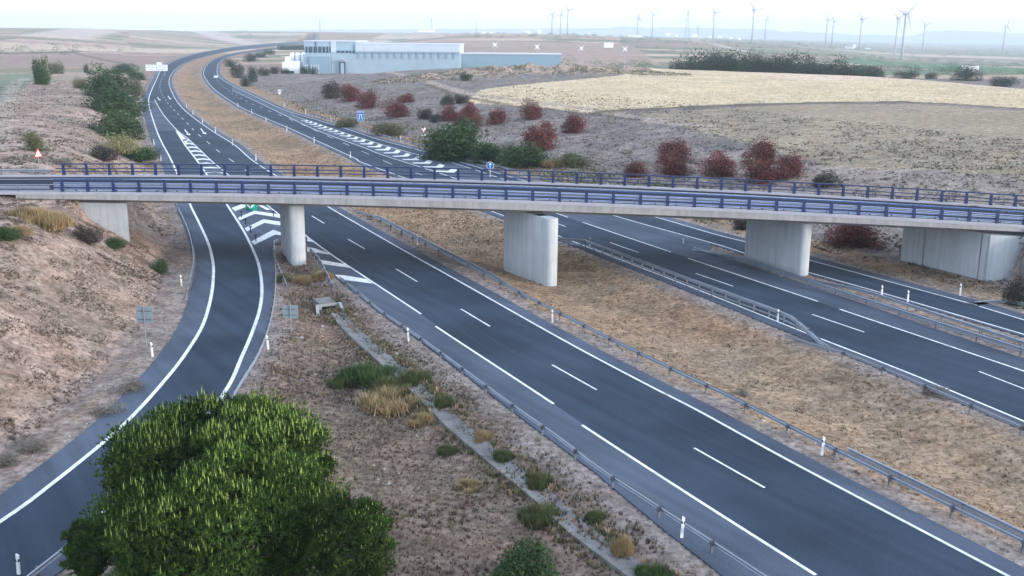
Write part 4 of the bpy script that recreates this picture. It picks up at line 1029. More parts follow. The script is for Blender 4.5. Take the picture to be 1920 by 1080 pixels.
RG = 'rust red shrubs on the right slope'
reds = [
    (623, 170, 35, 28, 'dark', 'dark shrub, leftmost of the row on the right slope'), (657, 175, 45, 28, 'red', 'dull red shrub touching the leftmost dark shrub'),
    (690, 187, 42, 30, 'red', 'dull red shrub just right of the first red one'), (745, 203, 45, 32, 'red', 'wide faded red shrub alone in the left middle of the slope'),
    (762, 184, 30, 15, 'red', 'small faded red shrub above the wide one'), (797, 214, 26, 18, 'dark', 'small grey shrub below the middle of the slope'),
    (838, 188, 22, 17, 'dark', 'small dark shrub, left of the upper pair'), (864, 186, 28, 15, 'dark', 'small dark shrub, right of the upper pair'),
    (842, 212, 36, 28, 'red', 'red shrub, left end of the tight cluster'), (880, 207, 32, 24, 'red', 'red shrub, top of the tight cluster'),
    (864, 224, 34, 24, 'red', 'pink tinged red shrub right above the large green bush'), (891, 227, 34, 20, 'red', 'low red shrub, right end of the tight cluster'),
    (933, 219, 38, 27, 'red', 'round red shrub alone right of the cluster'), (997, 206, 42, 34, 'red', 'tall dark red shrub highest on the slope'),
    (1013, 257, 60, 47, 'red', 'big round crimson shrub in the middle of the slope'), (1075, 232, 42, 32, 'red', 'red shrub right of the big crimson one'),
    (1190, 318, 42, 26, 'red', 'dim red shrub just above the railing'), (1262, 283, 60, 40, 'red', 'rusty red shrub, upper of the stacked pair'),
    (1264, 310, 62, 36, 'red', 'rusty red shrub, lower of the stacked pair'), (1348, 309, 58, 40, 'red', 'round red shrub between the stacked pair and the big group'),
    (1427, 286, 58, 40, 'red', 'brownish red shrub on top of the big group'), (1425, 322, 72, 36, 'red', 'broad red shrub at the bottom left of the big group'),
    (1479, 311, 52, 42, 'red', 'bright red shrub at the right of the big group'), (1545, 338, 54, 24, 'dark', 'grey shrub right of the big group near the railing'),
    (1600, 436, 92, 44, 'red', 'dim red shrub seen under the deck beside the abutment'), (1392, 418, 34, 24, 'dark', 'dark shrub seen under the deck left of the right pier')]
for px, cy, w, h, k, lab in reds: bush(px, cy, w, h, k, lab, group=RG)
for px, cy, w, h, k, lab in [
    (848, 266, 112, 66, 'green', 'large green bush beside the give way sign'), (978, 292, 88, 40, 'green', 'low dark green bush behind the round blue sign'),
    (915, 288, 50, 36, 'green', 'dark green bush between the two big ones'), (1075, 300, 60, 20, 'olive', 'pale olive bush on the slope foot above the railing'),
    (1040, 303, 50, 16, 'straw', 'yellowish scrub patch beside the low green bush'),
    (730, 243, 60, 20, 'olive', 'olive bush strip right of the blue motorway sign'), (650, 230, 40, 16, 'olive', 'olive bush left of the blue motorway sign'),
    (815, 222, 22, 14, 'dark', 'small dark bush below the grey shrub'), (1905, 548, 46, 44, 'dark', 'dark bush at the right edge under the abutment'),
    # left cutting
    (203, 160, 78, 54, 'green', 'green tree, upper one of the left bank'), (215, 196, 92, 48, 'green', 'green tree in the middle of the left bank'), (222, 238, 90, 50, 'green', 'dark green tree, lower one of the left bank'),
    (225, 272, 62, 36, 'yellow', 'yellow green shrub under the left bank trees'), (258, 290, 70, 24, 'green', 'low green shrub by the overpass on the left'), (196, 288, 46, 26, 'dark', 'dark scrub left of the yellow green shrub'),
    (78, 136, 30, 44, 'green', 'tall grey green shrub on the hill crest at left'), (106, 128, 26, 20, 'olive', 'small olive shrub right of the tall crest one'),
    (162, 129, 9, 15, 'dark', 'tiny dark conifer on the left crest'), (150, 157, 22, 18, 'olive', 'olive shrub left of the upper bank tree'), (233, 129, 42, 14, 'green', 'low green hedge tree at the top of the left bank'),
    (256, 142, 30, 16, 'green', 'small green tree left of the white direction boards'), (65, 266, 36, 32, 'olive', 'round olive bush alone on the brown slope'),
    (255, 165, 26, 30, 'olive', 'olive shrub right of the upper bank trees'), (118, 300, 40, 14, 'grey', 'grey scrub behind the railing at left'),
    (12, 437, 44, 24, 'green', 'dark green bush at the left edge below the overpass'), (165, 440, 46, 30, 'dark', 'dark bush in front of the white abutment wall'), (216, 456, 34, 18, 'green', 'small green bush at the foot of the abutment wall'),
    (300, 499, 28, 24, 'green', 'small bright green bush beside the barrier under the abutment'),
    (92, 405, 76, 40, 'straw', 'straw coloured weed clump left of the abutment'), (50, 392, 60, 24, 'straw', 'pale dry weeds under the left end of the deck'),
    (32, 428, 40, 26, 'straw', 'dry yellow weeds beside the dark green edge bush'),
    (200, 765, 50, 26, 'grey', 'grey scrub clump at the gutter, middle of three'), (245, 722, 50, 26, 'grey', 'grey scrub clump at the gutter nearest the sign'), (60, 832, 54, 26, 'grey', 'grey scrub clump at the gutter lowest left'), (14, 858, 40, 26, 'grey', 'grey scrub clump cut by the left edge'),
    # wedge between ramp and carriageway
    (690, 694, 100, 42, 'gweed', 'bright green weed patch left of the ditch'), (735, 714, 74, 32, 'weed', 'olive weeds touching the bright green patch'), (778, 700, 50, 30, 'weed', 'olive weeds right of the ditch'),
    (832, 746, 30, 28, 'weed', 'olive weed tuft between ditch and barrier'), (838, 838, 34, 20, 'weed', 'olive weed tuft on the left lip of the ditch'), (640, 712, 50, 24, 'weed', 'dark weeds at the left of the green patch'),
    (735, 745, 110, 26, 'straw', 'dry orange grass below the green patch'), (985, 1056, 100, 70, 'green', 'hazy green shrub at the bottom middle'), (1012, 956, 70, 40, 'weed', 'greyish olive shrub overhanging the ditch'),
    (880, 905, 44, 16, 'straw', 'dry straw patch on the left lip of the ditch, halfway down'), (945, 848, 34, 22, 'weed', 'olive weeds on the right lip of the ditch, above the straw tuft'), (1118, 962, 36, 26, 'weed', 'olive weeds right of the ditch, beside the straw tuft'), (790, 780, 46, 22, 'straw', 'dry grass left of the ditch below the green patch'), (905, 812, 30, 24, 'straw', 'small straw tuft right of the ditch'), (1168, 1012, 40, 46, 'straw', 'orange straw tuft right of the ditch at the bottom'), (1010, 892, 40, 36, 'weed', 'tall olive grass beside the ditch'),
    (1225, 1066, 60, 34, 'gweed', 'yellow green tuft at the bottom edge beside the ditch'),
    (568, 520, 40, 20, 'straw', 'dry weeds at the foot of the left pier'), (530, 520, 30, 16, 'olive', 'low weeds left of the left pier foot'), (604, 512, 34, 20, 'straw', 'straw weeds right of the left pier foot'),
    (1240, 742, 20, 8, 'grey', 'tiny scrub in the median near the barrier'), (1390, 735, 30, 12, 'grey', 'small scrub alone in the median'), (1755, 730, 50, 20, 'grey', 'grey scrub in the right of the median'),
]: bush(px, cy, w, h, k, lab)
# distant trees
for i in range(24):
    px = 1284 + i * 15.6 + random.uniform(-4, 4); hh = np.interp(px, [1280, 1370, 1450, 1660], [22, 40, 34, 22]) + random.uniform(-3, 3)
    base_y = np.interp(px, [1280, 1400, 1520, 1660], [126, 130, 138, 142])
    Y = float(np.interp(px, [1280, 1660], [560, 500]))
    p = D(px, base_y, Y)
    zt0 = tz(p[0], Y); k = ppm(p); top = D(px, base_y - hh, Y)[2]; H_ = max(top - zt0, 3) * random.uniform(.62, 1.0)
    T = thing('belt_tree', 'dark green tree of the belt behind the stubble field', 'tree', (p[0], Y + random.uniform(-8, 8), zt0), rz=random.uniform(0, 6), group='trees of the belt behind the stubble field', sc=(H_ * 1.1, H_ * 1.1, H_))
    link('foliage', kinds['far'][i % 3], T); link('trunk', TR[i % 3], T)
for px, cy, w, h, lab in [
    (1812, 138, 50, 26, 'rounded dark tree in front of the white board at right'), (1626, 134, 52, 14, 'low wide tree right of the belt'), (1745, 142, 22, 11, 'small tree between the belt and the rounded one'),
    (1700, 143, 40, 8, 'low bush at the field edge below the tallest turbine'), (1880, 158, 50, 7, 'low dark bush at the field edge right of the rounded tree'), (770, 109, 22, 22, 'single round tree in front of the long factory wall'), (873, 144, 22, 14, 'small olive tree beside the track'), (800, 117, 26, 6, 'low bush right of the tree at the factory wall')]:
    bush(px, cy, w, h, 'far', lab, 'field_tree', 'tree')
for i, (px, cy, w, h) in enumerate([(430, 118, 16, 14), (445, 132, 24, 28), (474, 140, 20, 26), (470, 108, 26, 14), (488, 103, 22, 10), (505, 98, 20, 9), (462, 152, 22, 20), (495, 135, 22, 14), (515, 132, 20, 12), (535, 133, 16, 10), (553, 131, 16, 10), (572, 132, 16, 12), (588, 133, 14, 12), (640, 128, 14, 9)]):
    bush(px, cy, w, h, 'far', ['dark tree beside the road bend', 'tall dark tree right of the white car', 'dark tree down the bank from the white car', 'bushy tree above the bend', 'bushy tree second above the bend', 'bushy tree third above the bend', 'low tree under the dark bank tree', 'bush on the bank below the silos', 'bush left of the silo shed', 'bush in front of the silo shed', 'bush right of the silo shed', 'bush at the factory corner', 'bush right of the factory corner', 'bush at the factory door'][i], 'roadside_tree', 'tree', stems=True)
for i in range(13):
    px = 526 + i * 6.2; cy = 80 - i * .75
    bush(px, cy, 11, 9, 'far', 'dull bush of the hedge along the far road', 'hedge_bush', 'bush', group='bushes of the hedge along the far road', stems=False, Y=1500)

# far scrub and orchard rows: uncountable dots of vegetation
def far_scrub():
    r = np.random.default_rng(5); n = 2600
    y = np.exp(r.uniform(math.log(700), math.log(6000), n)); x = y * r.uniform(-.6, .6, n)
    keep = vnoise(x / 260, y / 260, 77) > np.where(x < -.12 * y, .80, .56); x, y = x[keep], y[keep]
    dl = np.interp(y, ly, lx) - x; drr = x - np.interp(y, ry_, rx_); ok = (dl > 15) | (drr > 15); x, y = x[ok], y[ok]
    z = terrain(x, y, False); V = []
    tri = leaf_cloud(64, .11, seed=3, lobes=9)[0]
    s = r.uniform(2.5, 7, len(x)) * np.where(y > 2500, 1.5, 1)
    V = tri[None] * s[:, None, None] * np.array([1.7, 1.3, .75]) + np.stack([x, y, z], 1)[:, None]
    V = V.reshape(-1, 3); c = np.array(GREEN)[r.integers(0, 4, len(x))] * 1.3
    tag(link('distant_scrub', fast_mesh('distant_scrub', V, 3, 'f_green', np.repeat(c, len(tri), 0))), 'scattered dark scrub and field hedges on the far plain', 'scrub', kind='stuff')
far_scrub()

# ------------------------------------------------------------ grass, scrub tufts, gravel (nobody could count them)
def tufts(name, label, poly_or_mask, n, size, cols, seed, blades=5, spread=.5, tall=1.0, mat='f_dry', box=None):
    r = np.random.default_rng(seed); x = r.uniform(box[0], box[1], n); y = r.uniform(box[2], box[3], n)
    if box[4:] and box[4] == 'log': y = np.exp(r.uniform(math.log(box[2]), math.log(box[3]), n)); x = y * r.uniform(box[0], box[1], n)
    k = poly_or_mask(x, y); x, y = x[k], y[k]
    k = ~(inside(roadA, x, y) | inside(roadB, x, y)); x, y = x[k], y[k]
    dd = np.minimum(dist_line(roadA, x, y, True), dist_line(roadB, x, y, True)); k = dd > .5 + 1.2 * r.random(len(x)); x, y = x[k], y[k]
    z = terrain(x, y); m = len(x); cols = np.array(cols)
    s = size * r.uniform(.5, 1.5, m) * (1 + .8 * (vnoise(x / 3, y / 3, 51) - .5))
    base = np.stack([x, y, z - .02], 1)
    ang = r.uniform(0, 6.283, (m, blades)); lean = r.uniform(.2, 1.0, (m, blades)) * spread
    hh = tall * r.uniform(.6, 1.2, (m, blades))
    dx = np.cos(ang); dy = np.sin(ang); w = .22
    b0 = np.stack([-dy * w + dx * .15, dx * w + dy * .15, 0 * dx], -1); b1 = np.stack([dy * w + dx * .15, -dx * w + dy * .15, 0 * dx], -1); tp = np.stack([dx * lean * 1.3, dy * lean * 1.3, hh], -1)
    V = np.stack([b0, b1, tp], 2) * s[:, None, None, None] + base[:, None, None]
    c = cols[r.integers(0, len(cols), m)] * r.uniform(.7, 1.25, (m, 1)); c = np.repeat(c, blades * 3, 0)
    return tag(link(name, fast_mesh(name, V.reshape(-1, 3), 3, mat, c)), label, 'grass', kind='stuff')
def sides(x, y): return (np.interp(y, ly, lx) - x) * .88, (x - np.interp(y, ry_, rx_)) * .86
STRAW = [(.34, .25, .155), (.28, .20, .12), (.40, .31, .20), (.24, .17, .11)]
BRN = [(.135, .098, .083), (.10, .078, .07), (.18, .135, .11), (.125, .108, .085)]
GRY = [(.20, .19, .16), (.14, .13, .115), (.26, .24, .20), (.12, .13, .09)]
tufts('median_grass', 'short dry straw coloured grass of the median', lambda x, y: (sides(x, y)[0] < -8) & (sides(x, y)[1] < 2) & (x > np.interp(y, [0, 32, 108, 200, 400], [38, 15, -24, -70, -170])), 110000, .15, STRAW + BRN[:1], 1, spread=.8, tall=.7, box=(-60, 60, 22, 190))
tufts('dry_grass', 'dry grass and weeds between ramp and near carriageway', lambda x, y: (sides(x, y)[0] < -5) & (x < np.interp(y, [0, 32, 108], [38, 15, -20])), 95000, .15, BRN + [(.16, .15, .09), (.24, .19, .13)], 2, box=(-30, 30, 20, 108), spread=.7)
tufts('slope_scrub', 'low brown scrub tufts dotted over the left cut slope', lambda x, y: (sides(x, y)[0] > 2.4) & (vnoise(x / 1.1, y / 1.1, 61) > .45), 130000, .17, BRN + [(.24, .18, .15)], 3, box=(-75, -18, 20, 106), spread=.9, tall=.6)
tufts('slope_scrub', 'low scrub tufts on the left hill behind the overpass', lambda x, y: (sides(x, y)[0] > 2.4) & (vnoise(x / 2.2, y / 2.2, 62) > .5), 26000, .34, BRN + GRY, 4, box=(-.55, -.18, 118, 430, 'log'), spread=.8, tall=.6)
tufts('slope_scrub', 'grey scrub tufts covering the right slope', lambda x, y: (sides(x, y)[1] > 3) & (sides(x, y)[1] < 75) & (vnoise(x / 2.4, y / 2.4, 63) > .36), 90000, .30, GRY + BRN, 5, box=(-.25, .55, 70, 480, 'log'), spread=.9, tall=.6)
tufts('green_verge', 'green weeds at the foot of the right slope', lambda x, y: (sides(x, y)[1] > 1.5) & (sides(x, y)[1] < 13) & (y > 125) & (vnoise(x / 4, y / 4, 64) > .35), 26000, .42, [(.12, .14, .07), (.09, .12, .05), (.20, .19, .11)], 6, box=(-.22, .2, 125, 360, 'log'), tall=.8)
tufts('stubble', 'pale stubble of the harvested field on the hill', lambda x, y: inside(FIELDS[0][0], x, y), 14000, .26, [(.60, .52, .36), (.52, .45, .31), (.66, .58, .42), (.46, .39, .26)], 7, box=(-.1, .56, 210, 560, 'log'), spread=.7, tall=.7)
tufts('median_grass', 'dry grass of the median behind the overpass', lambda x, y: (x > np.interp(y, [108, 200, 400, 700], [-60, -70, -170, -300])) & (sides(x, y)[1] < -10), 24000, .26, STRAW, 8, box=(-.45, 0, 118, 520, 'log'), tall=.6, spread=.8)
tufts('mound_scrub', 'dark and pale scrub on the rubble mounds by the stubble field', lambda x, y: np.min([np.hypot(x - c_[0], y - c_[1]) / r_ for c_, r_, h_ in MOUNDS], axis=0) < 1.15, 30000, .55, [(.12, .12, .08), (.20, .17, .12), (.45, .38, .30), (.09, .10, .06)], 9, box=(-110, 130, 280, 440), tall=.7)
tufts('ditch_weeds', 'thin weeds along both lips of the concrete ditch', lambda x, y: (np.abs(dist_line(dl_, x, y) - .85) < .45) & (vnoise(x / 1.3, y / 1.3, 71) > .35), 60000, .24, [(.13, .15, .07), (.24, .19, .12), (.09, .11, .05), (.30, .23, .14)], 10, box=(-22, 16, 24, 100), tall=1.0)
# stones on the verge
def stones():
    r = np.random.default_rng(12); n = 5200; x = r.uniform(-60, 50, n); y = r.uniform(24, 125, n)
    dd = np.minimum(dist_line(roadA, x, y, True), dist_line(roadB, x, y, True)); ins = inside(roadA, x, y) | inside(roadB, x, y)
    w = (sides(x, y)[0] < 2.5) & (x < -4)
    k = ~ins & (((dd < 2.2) & (dd > .3)) | (w & (r.random(n) < .4))); x, y = x[k], y[k]; z = terrain(x, y)
    s = r.uniform(.03, .12, len(x)) ** 1.0; s *= np.where(r.random(len(x)) < .05, 2.2, 1)
    o = np.array([(1, 0, 0), (0, 1, 0), (0, 0, .8), (-1, 0, 0), (0, -1, 0)], float)
    F_ = [(0, 1, 2), (1, 3, 2), (3, 4, 2), (4, 0, 2)]
    jit = r.uniform(.6, 1.2, (len(x), 5, 1)); P = o[None] * jit * s[:, None, None] + np.stack([x, y, z], 1)[:, None]
    V = np.concatenate([P[:, list(f)] for f in F_], 1).reshape(-1, 3)
    tag(link('gravel', fast_mesh('gravel', V, 3, 'rock')), 'loose stones scattered along the road verges', 'gravel', kind='stuff')
stones()

# ------------------------------------------------------------ the stone pine in the foreground
def pine(center, rx, rz, nlobes, per, label, seed, candle=True, dim=1.0, sub=.30, base=None, coneh=.27):
    r = np.random.default_rng(seed); cx, cy, cz = center; gz = tz(cx, cy)
    T = thing('pine_tree', label, 'tree', (cx, cy, gz))
    # foliage pads spread evenly over the crown
    i = np.arange(nlobes); ph = np.arccos(1 - 1.75 * (i + .5) / nlobes); th = i * 2.39996 + r.uniform(-.2, .2, nlobes)
    d = np.stack([np.sin(ph) * np.cos(th), np.sin(ph) * np.sin(th), np.cos(ph)], 1)
    d = np.stack([np.sign(d[:, 0]) * 0 + d[:, 0] * (np.sin(ph) + 1e-6) ** -.34, d[:, 1] * (np.sin(ph) + 1e-6) ** -.34, np.sign(d[:, 2]) * np.abs(d[:, 2]) ** .85], 1)
    pads = d * np.array([rx, rx, rz]) * r.uniform(.74, .90, (nlobes, 1)); pr = rx * sub * r.uniform(.6, 1.05, nlobes)
    V = []; Cc = []; CV = []; CC = []
    cz0 = cz - gz
    for k in range(nlobes):
        n = per; q = r.normal(size=(n, 3)); q /= np.linalg.norm(q, axis=1)[:, None]; q[:, 2] = np.where(r.random(n) < .72, np.abs(q[:, 2]), q[:, 2])
        rad = pr[k] * r.uniform(.55, 1.02, n) * (1 + .12 * r.normal(size=n)); C = pads[k] + q * rad[:, None] * np.array([1, 1, .8]); C[:, 2] += cz0
        outw = q * .9 + np.array([0, 0, .9]); outw /= np.linalg.norm(outw, axis=1)[:, None]
        nb = 7
        dirs = outw[:, None] + r.normal(size=(n, nb, 3)) * .55; dirs /= np.linalg.norm(dirs, axis=2)[..., None]
        L = r.uniform(.11, .22, (n, nb, 1)); side = np.cross(dirs, r.normal(size=(n, nb, 3))); side /= np.linalg.norm(side, axis=2)[..., None]
        b0 = C[:, None] - side * .022; b1 = C[:, None] + side * .022; tp = C[:, None] + dirs * L
        V.append(np.stack([b0, b1, tp], 2).reshape(-1, 3))
        shade = r.uniform(.7, 1.25, (n, 1)) * dim; padc = r.uniform(.55, 1.45)
        col = np.array([.034, .074, .017]) * padc + r.uniform(0, 1, (n, 1)) ** 2 * np.array([.035, .045, .006])
        Cc.append(np.repeat(col * shade, nb * 3, 0))
        if candle:
            upm = (q[:, 2] > .35) & (r.random(n) < (.30 if pads[k][2] > -.5 and r.random() < .8 else .07))
            P = C[upm]; m = len(P); hgt = coneh * r.uniform(.5, 1.15, m); lean = r.normal(size=(m, 2)) * .06
            tipv = P + np.stack([lean[:, 0] * hgt, lean[:, 1] * hgt, hgt], 1)
            for a in range(3):
                a0, a1 = a * 2.094, (a + 1) * 2.094; rr = .030
                CV.append(np.stack([P + np.array([math.cos(a0), math.sin(a0), 0]) * rr, P + np.array([math.cos(a1), math.sin(a1), 0]) * rr, tipv], 1).reshape(-1, 3))
                CC.append(np.repeat(np.tile(np.array([[.24, .34, .09]]), (m, 1)) * np.repeat(r.uniform(.6, 1.25, (1, 1)), m, 0), 3, 0))
    cr_ = link('crown', fast_mesh('crown', np.concatenate(V), 3, 'f_pine', np.concatenate(Cc)), T); cr_['kind'] = 'stuff'
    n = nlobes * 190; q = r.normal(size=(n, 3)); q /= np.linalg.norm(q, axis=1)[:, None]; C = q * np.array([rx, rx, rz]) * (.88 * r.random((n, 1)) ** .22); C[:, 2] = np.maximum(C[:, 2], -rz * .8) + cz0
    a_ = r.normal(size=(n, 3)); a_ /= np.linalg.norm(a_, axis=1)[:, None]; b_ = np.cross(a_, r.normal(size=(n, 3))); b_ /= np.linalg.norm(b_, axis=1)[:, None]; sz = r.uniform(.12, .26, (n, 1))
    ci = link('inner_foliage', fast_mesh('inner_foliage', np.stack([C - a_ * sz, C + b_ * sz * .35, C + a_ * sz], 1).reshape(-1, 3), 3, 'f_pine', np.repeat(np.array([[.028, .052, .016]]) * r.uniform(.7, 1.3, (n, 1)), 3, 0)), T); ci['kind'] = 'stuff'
    if candle:
        c2 = link('shoots', fast_mesh('shoots', np.concatenate(CV), 3, 'f_pine', np.concatenate(CC)), T); c2['kind'] = 'stuff'
    b = MB(); zc = cz0 - rz * .25; b.tube((0, 0, -.4), (.1, .05, zc), rx * .06, rx * .045, 12); b.build('trunk', 'bark', T, smooth=True)
    b = MB()
    for k in range(0, nlobes, 2):
        p = pads[k] * .8; b.tube((.1, .05, zc - .2 + .3 * (k % 3) * .3), (p[0], p[1], p[2] * .9 + cz0), rx * .018, rx * .006, 6)
    b.build('limbs', 'bark', T)
    return T
c = D(415, 952, 38.5); pine(c, 4.75, 4.35, 100, 420, 'large round stone pine filling the lower left foreground', 3, coneh=.34, sub=.27)
c = D(662, 1046, 35.0); pine(c, 1.45, 2.35, 30, 170, 'dark young pine right of the large stone pine', 4, sub=.40, coneh=.14, dim=.72)
c = D(166, 1034, 38.0); pine(c, .85, 1.35, 16, 110, 'small pine sapling left of the large stone pine beside the ramp', 5, sub=.45, coneh=.12)

# ------------------------------------------------------------ factory
def factory():
    def px2(px, Y): return D(px, 100, Y)[0]
    def zpx(py, px, Y): return D(px, py, Y)[2]
    T = thing('factory', 'long pale blue factory with stacked white halls behind the hill', 'building', (0, 0, 0))
    def block(x0, x1, y0, y1, z0, z1, mat, name, skew=0.0):
        b = MB(); b.hexa([(x0, y0, z0), (x1, y0 + skew, z0), (x1, y1 + skew, z0), (x0, y1, z0)], [(x0, y0, z1), (x1, y0 + skew, z1), (x1, y1 + skew, z1), (x0, y1, z1)]); return b.build(name, mat, T)
    Y = 640.
    X0, X1, X2 = px2(571, Y), px2(667, Y), px2(858, Y)
    zt1 = zpx(78, 600, Y); zm = zpx(100, 620, Y); zb = -1
    lowt = zpx(101, 620, Y - 12)
    # upper storey block
    w1 = block(X0, X1, Y, Y + 55, zm - 6, zt1, 'cladding', 'upper_hall')
    block(X1, X2 + 1, Y + .5, Y + 60, zm - 6, zpx(83, 700, Y), 'cladwhite', 'upper_hall')
    block(X0 - .5, X1 + .3, Y - .4, Y + 55.4, zt1, zt1 + .6, 'roofm', 'roof_edge')
    block(X1 + .3, X2 + 1.5, Y + .3, Y + 60.4, zpx(83, 700, Y), zpx(83, 700, Y) + .5, 'roofm', 'roof_edge')
    gz0, gz1 = zpx(98.5, 600, Y), zpx(87.5, 600, Y)
    for a, b_ in ((573, 577), (579, 586), (588, 595), (597, 603), (605, 610), (612, 616), (618, 620), (632, 638), (640, 646), (648, 653), (655, 659), (661, 664)):
        o = block(px2(a, Y), px2(b_, Y), Y - .25, Y + .1, gz0, gz1 - (2.2 if a > 630 else 0), 'glass', 'window')
    block(px2(621, Y), px2(630, Y), Y - .6, Y + .1, gz0, zt1, 'cladwhite', 'stair_panel')
    block(px2(592.5, Y), px2(593.5, Y), Y - .5, Y + .1, gz1, zt1, 'glass', 'rain_pipe')
    block(px2(664, Y), px2(665.2, Y), Y - .5, Y + .1, gz0, zt1 - 1.5, 'glass', 'rain_pipe')
    # long lower halls running right
    Yl = Y - 14
    block(px2(568, Yl), px2(620, Yl), Yl, Y - .6, -2, zpx(101, 600, Yl), 'cladding', 'lower_hall')
    block(px2(580, Yl - 1), px2(619, Yl - 1), Yl - 1.5, Yl - .3, -2, zpx(106, 600, Yl), 'cladblue', 'loading_wall')
    block(px2(620.5, Yl), px2(862, Yl), Yl + .5, Y - .7, -2, zpx(102, 740, Yl), 'cladding', 'lower_hall')
    block(px2(667, Yl), px2(861, Yl), Yl + .2, Yl + .45, zpx(96.8, 740, Yl), zpx(92, 740, Yl), 'cladwhite', 'parapet_band')
    block(px2(667, Yl), px2(861, Yl), Yl + .55, Y - .8, zpx(102, 740, Yl) + .02, zpx(97.5, 740, Yl), 'cladblue', 'eaves_strip')
    for i in range(14):
        xx = px2(672 + i * 13.8, Yl); block(xx, xx + .35, Yl - .2, Yl + .15, zpx(110, 740, Yl), zpx(97.6, 740, Yl), 'cladblue', 'rain_pipe')
    # low wing further right
    Yr = 660.
    block(px2(862.5, Yr), px2(1052, Yr), Yr, Yr + 30, -2, zpx(102, 950, Yr), 'cladblue', 'low_wing')
    block(px2(862.5, Yr), px2(1054, Yr), Yr - .4, Yr + 30.4, zpx(102, 950, Yr), zpx(100.2, 950, Yr), 'roofm', 'roof_edge')
    0 and block(px2(1020, Yr), px2(1118, Yr), Yr + 32, Yr + 60, -2, zpx(104, 1060, Yr), 'cladwhite', 'low_wing')
    for a in (640, 648):
        pass
    o = block(px2(636, Yl), px2(647, Yl), Yl - 1.2, Yl + .45, -2, zpx(116, 640, Yl), 'glass', 'entrance')
    b = MB(); xa, xb = px2(634.5, Yl), px2(648.5, Yl); z_ = zpx(116, 640, Yl)
    b.hexa([(xa, Yl - 2, z_), (xb, Yl - 2, z_), (xb, Yl + .4, z_), (xa, Yl + .4, z_)], [(.5 * (xa + xb) - .2, Yl - 2, z_ + 1.4), (.5 * (xa + xb) + .2, Yl - 2, z_ + 1.4), (.5 * (xa + xb) + .2, Yl + .4, z_ + 1.4), (.5 * (xa + xb) - .2, Yl + .4, z_ + 1.4)]); b.build('porch_roof', 'pylon', T)
    block(px2(638.5, Yl), px2(645, Yl), Yl - 1.3, Yl - 1.21, -2, zpx(118, 640, Yl), 'cladding', 'door')
    for i, a in enumerate((572, 575.5, 583, 587.5, 592, 596)):
        block(px2(a, Yl), px2(a + 2.2, Yl), Yl - 2.2, Yl - 1.7, -2, zpx(121, 580, Yl), 'cladwhite', 'pillar')
    # silos and their shed
    Ys = 632.
    for i, a in enumerate((541, 551.5, 562)):
        S_ = thing('silo', ['white silo with rounded top, left of three', 'white silo with rounded top, middle of three', 'white silo with rounded top, touching the factory'][i], 'silo', (px2(a + 4, Ys), Ys + 4, -1), group='white silos beside the factory')
        ht = zpx(98.5, 545, Ys) + 1; r0 = 1.62; b = MB(); n = 16; pr = [(r0, 0), (r0, ht - 1.5), (r0 * .93, ht - .8), (r0 * .6, ht - .2), (.05, ht)]
        for r, z in pr:
            for k in range(n): b.v.append((r * math.cos(k * 2 * math.pi / n), r * math.sin(k * 2 * math.pi / n), z))
        for j in range(len(pr) - 1):
            for k in range(n): b.f.append((j * n + k, j * n + (k + 1) % n, (j + 1) * n + (k + 1) % n, (j + 1) * n + k))
        b.build('tank', 'signwhite', S_, smooth=True)
        b = MB(); b.bar((r0 + .1, -1.0, 0), (r0 + .1, -1.0, ht - 1), .22); b.build('ladder', 'pylon', S_)
    S_ = thing('silo_shed', 'low white shed at the foot of the silos', 'building', (0, 0, 0))
    b = MB(); x0, x1 = px2(529, Ys - 6), px2(561, Ys - 6); b.hexa([(x0, Ys - 8, -2), (x1, Ys - 8, -2), (x1, Ys, -2), (x0, Ys, -2)], [(x0, Ys - 8, zpx(116, 545, Ys)), (x1, Ys - 8, zpx(116, 545, Ys)), (x1, Ys, zpx(114, 545, Ys)), (x0 + 2, Ys, zpx(114, 545, Ys))]); b.build('wall', 'signwhite', S_)
    b = MB(); b.hexa([(px2(537, Ys), Ys - 5, zpx(116, 545, Ys)), (px2(545, Ys), Ys - 5, zpx(116, 545, Ys)), (px2(545, Ys), Ys - 1, zpx(116, 545, Ys)), (px2(537, Ys), Ys - 1, zpx(116, 545, Ys))], [(px2(538, Ys), Ys - 5, zpx(106, 545, Ys)), (px2(545, Ys), Ys - 5, zpx(106, 545, Ys)), (px2(545, Ys), Ys - 1, zpx(106, 545, Ys)), (px2(538, Ys), Ys - 1, zpx(106, 545, Ys))]); b.build('hopper', 'signwhite', S_)
    b = MB(); b.box((px2(543, Ys), Ys - 8.2, .6), (px2(556, Ys) - px2(532, Ys), .3, 1.6)); b.build('door', 'glass', S_)
factory()

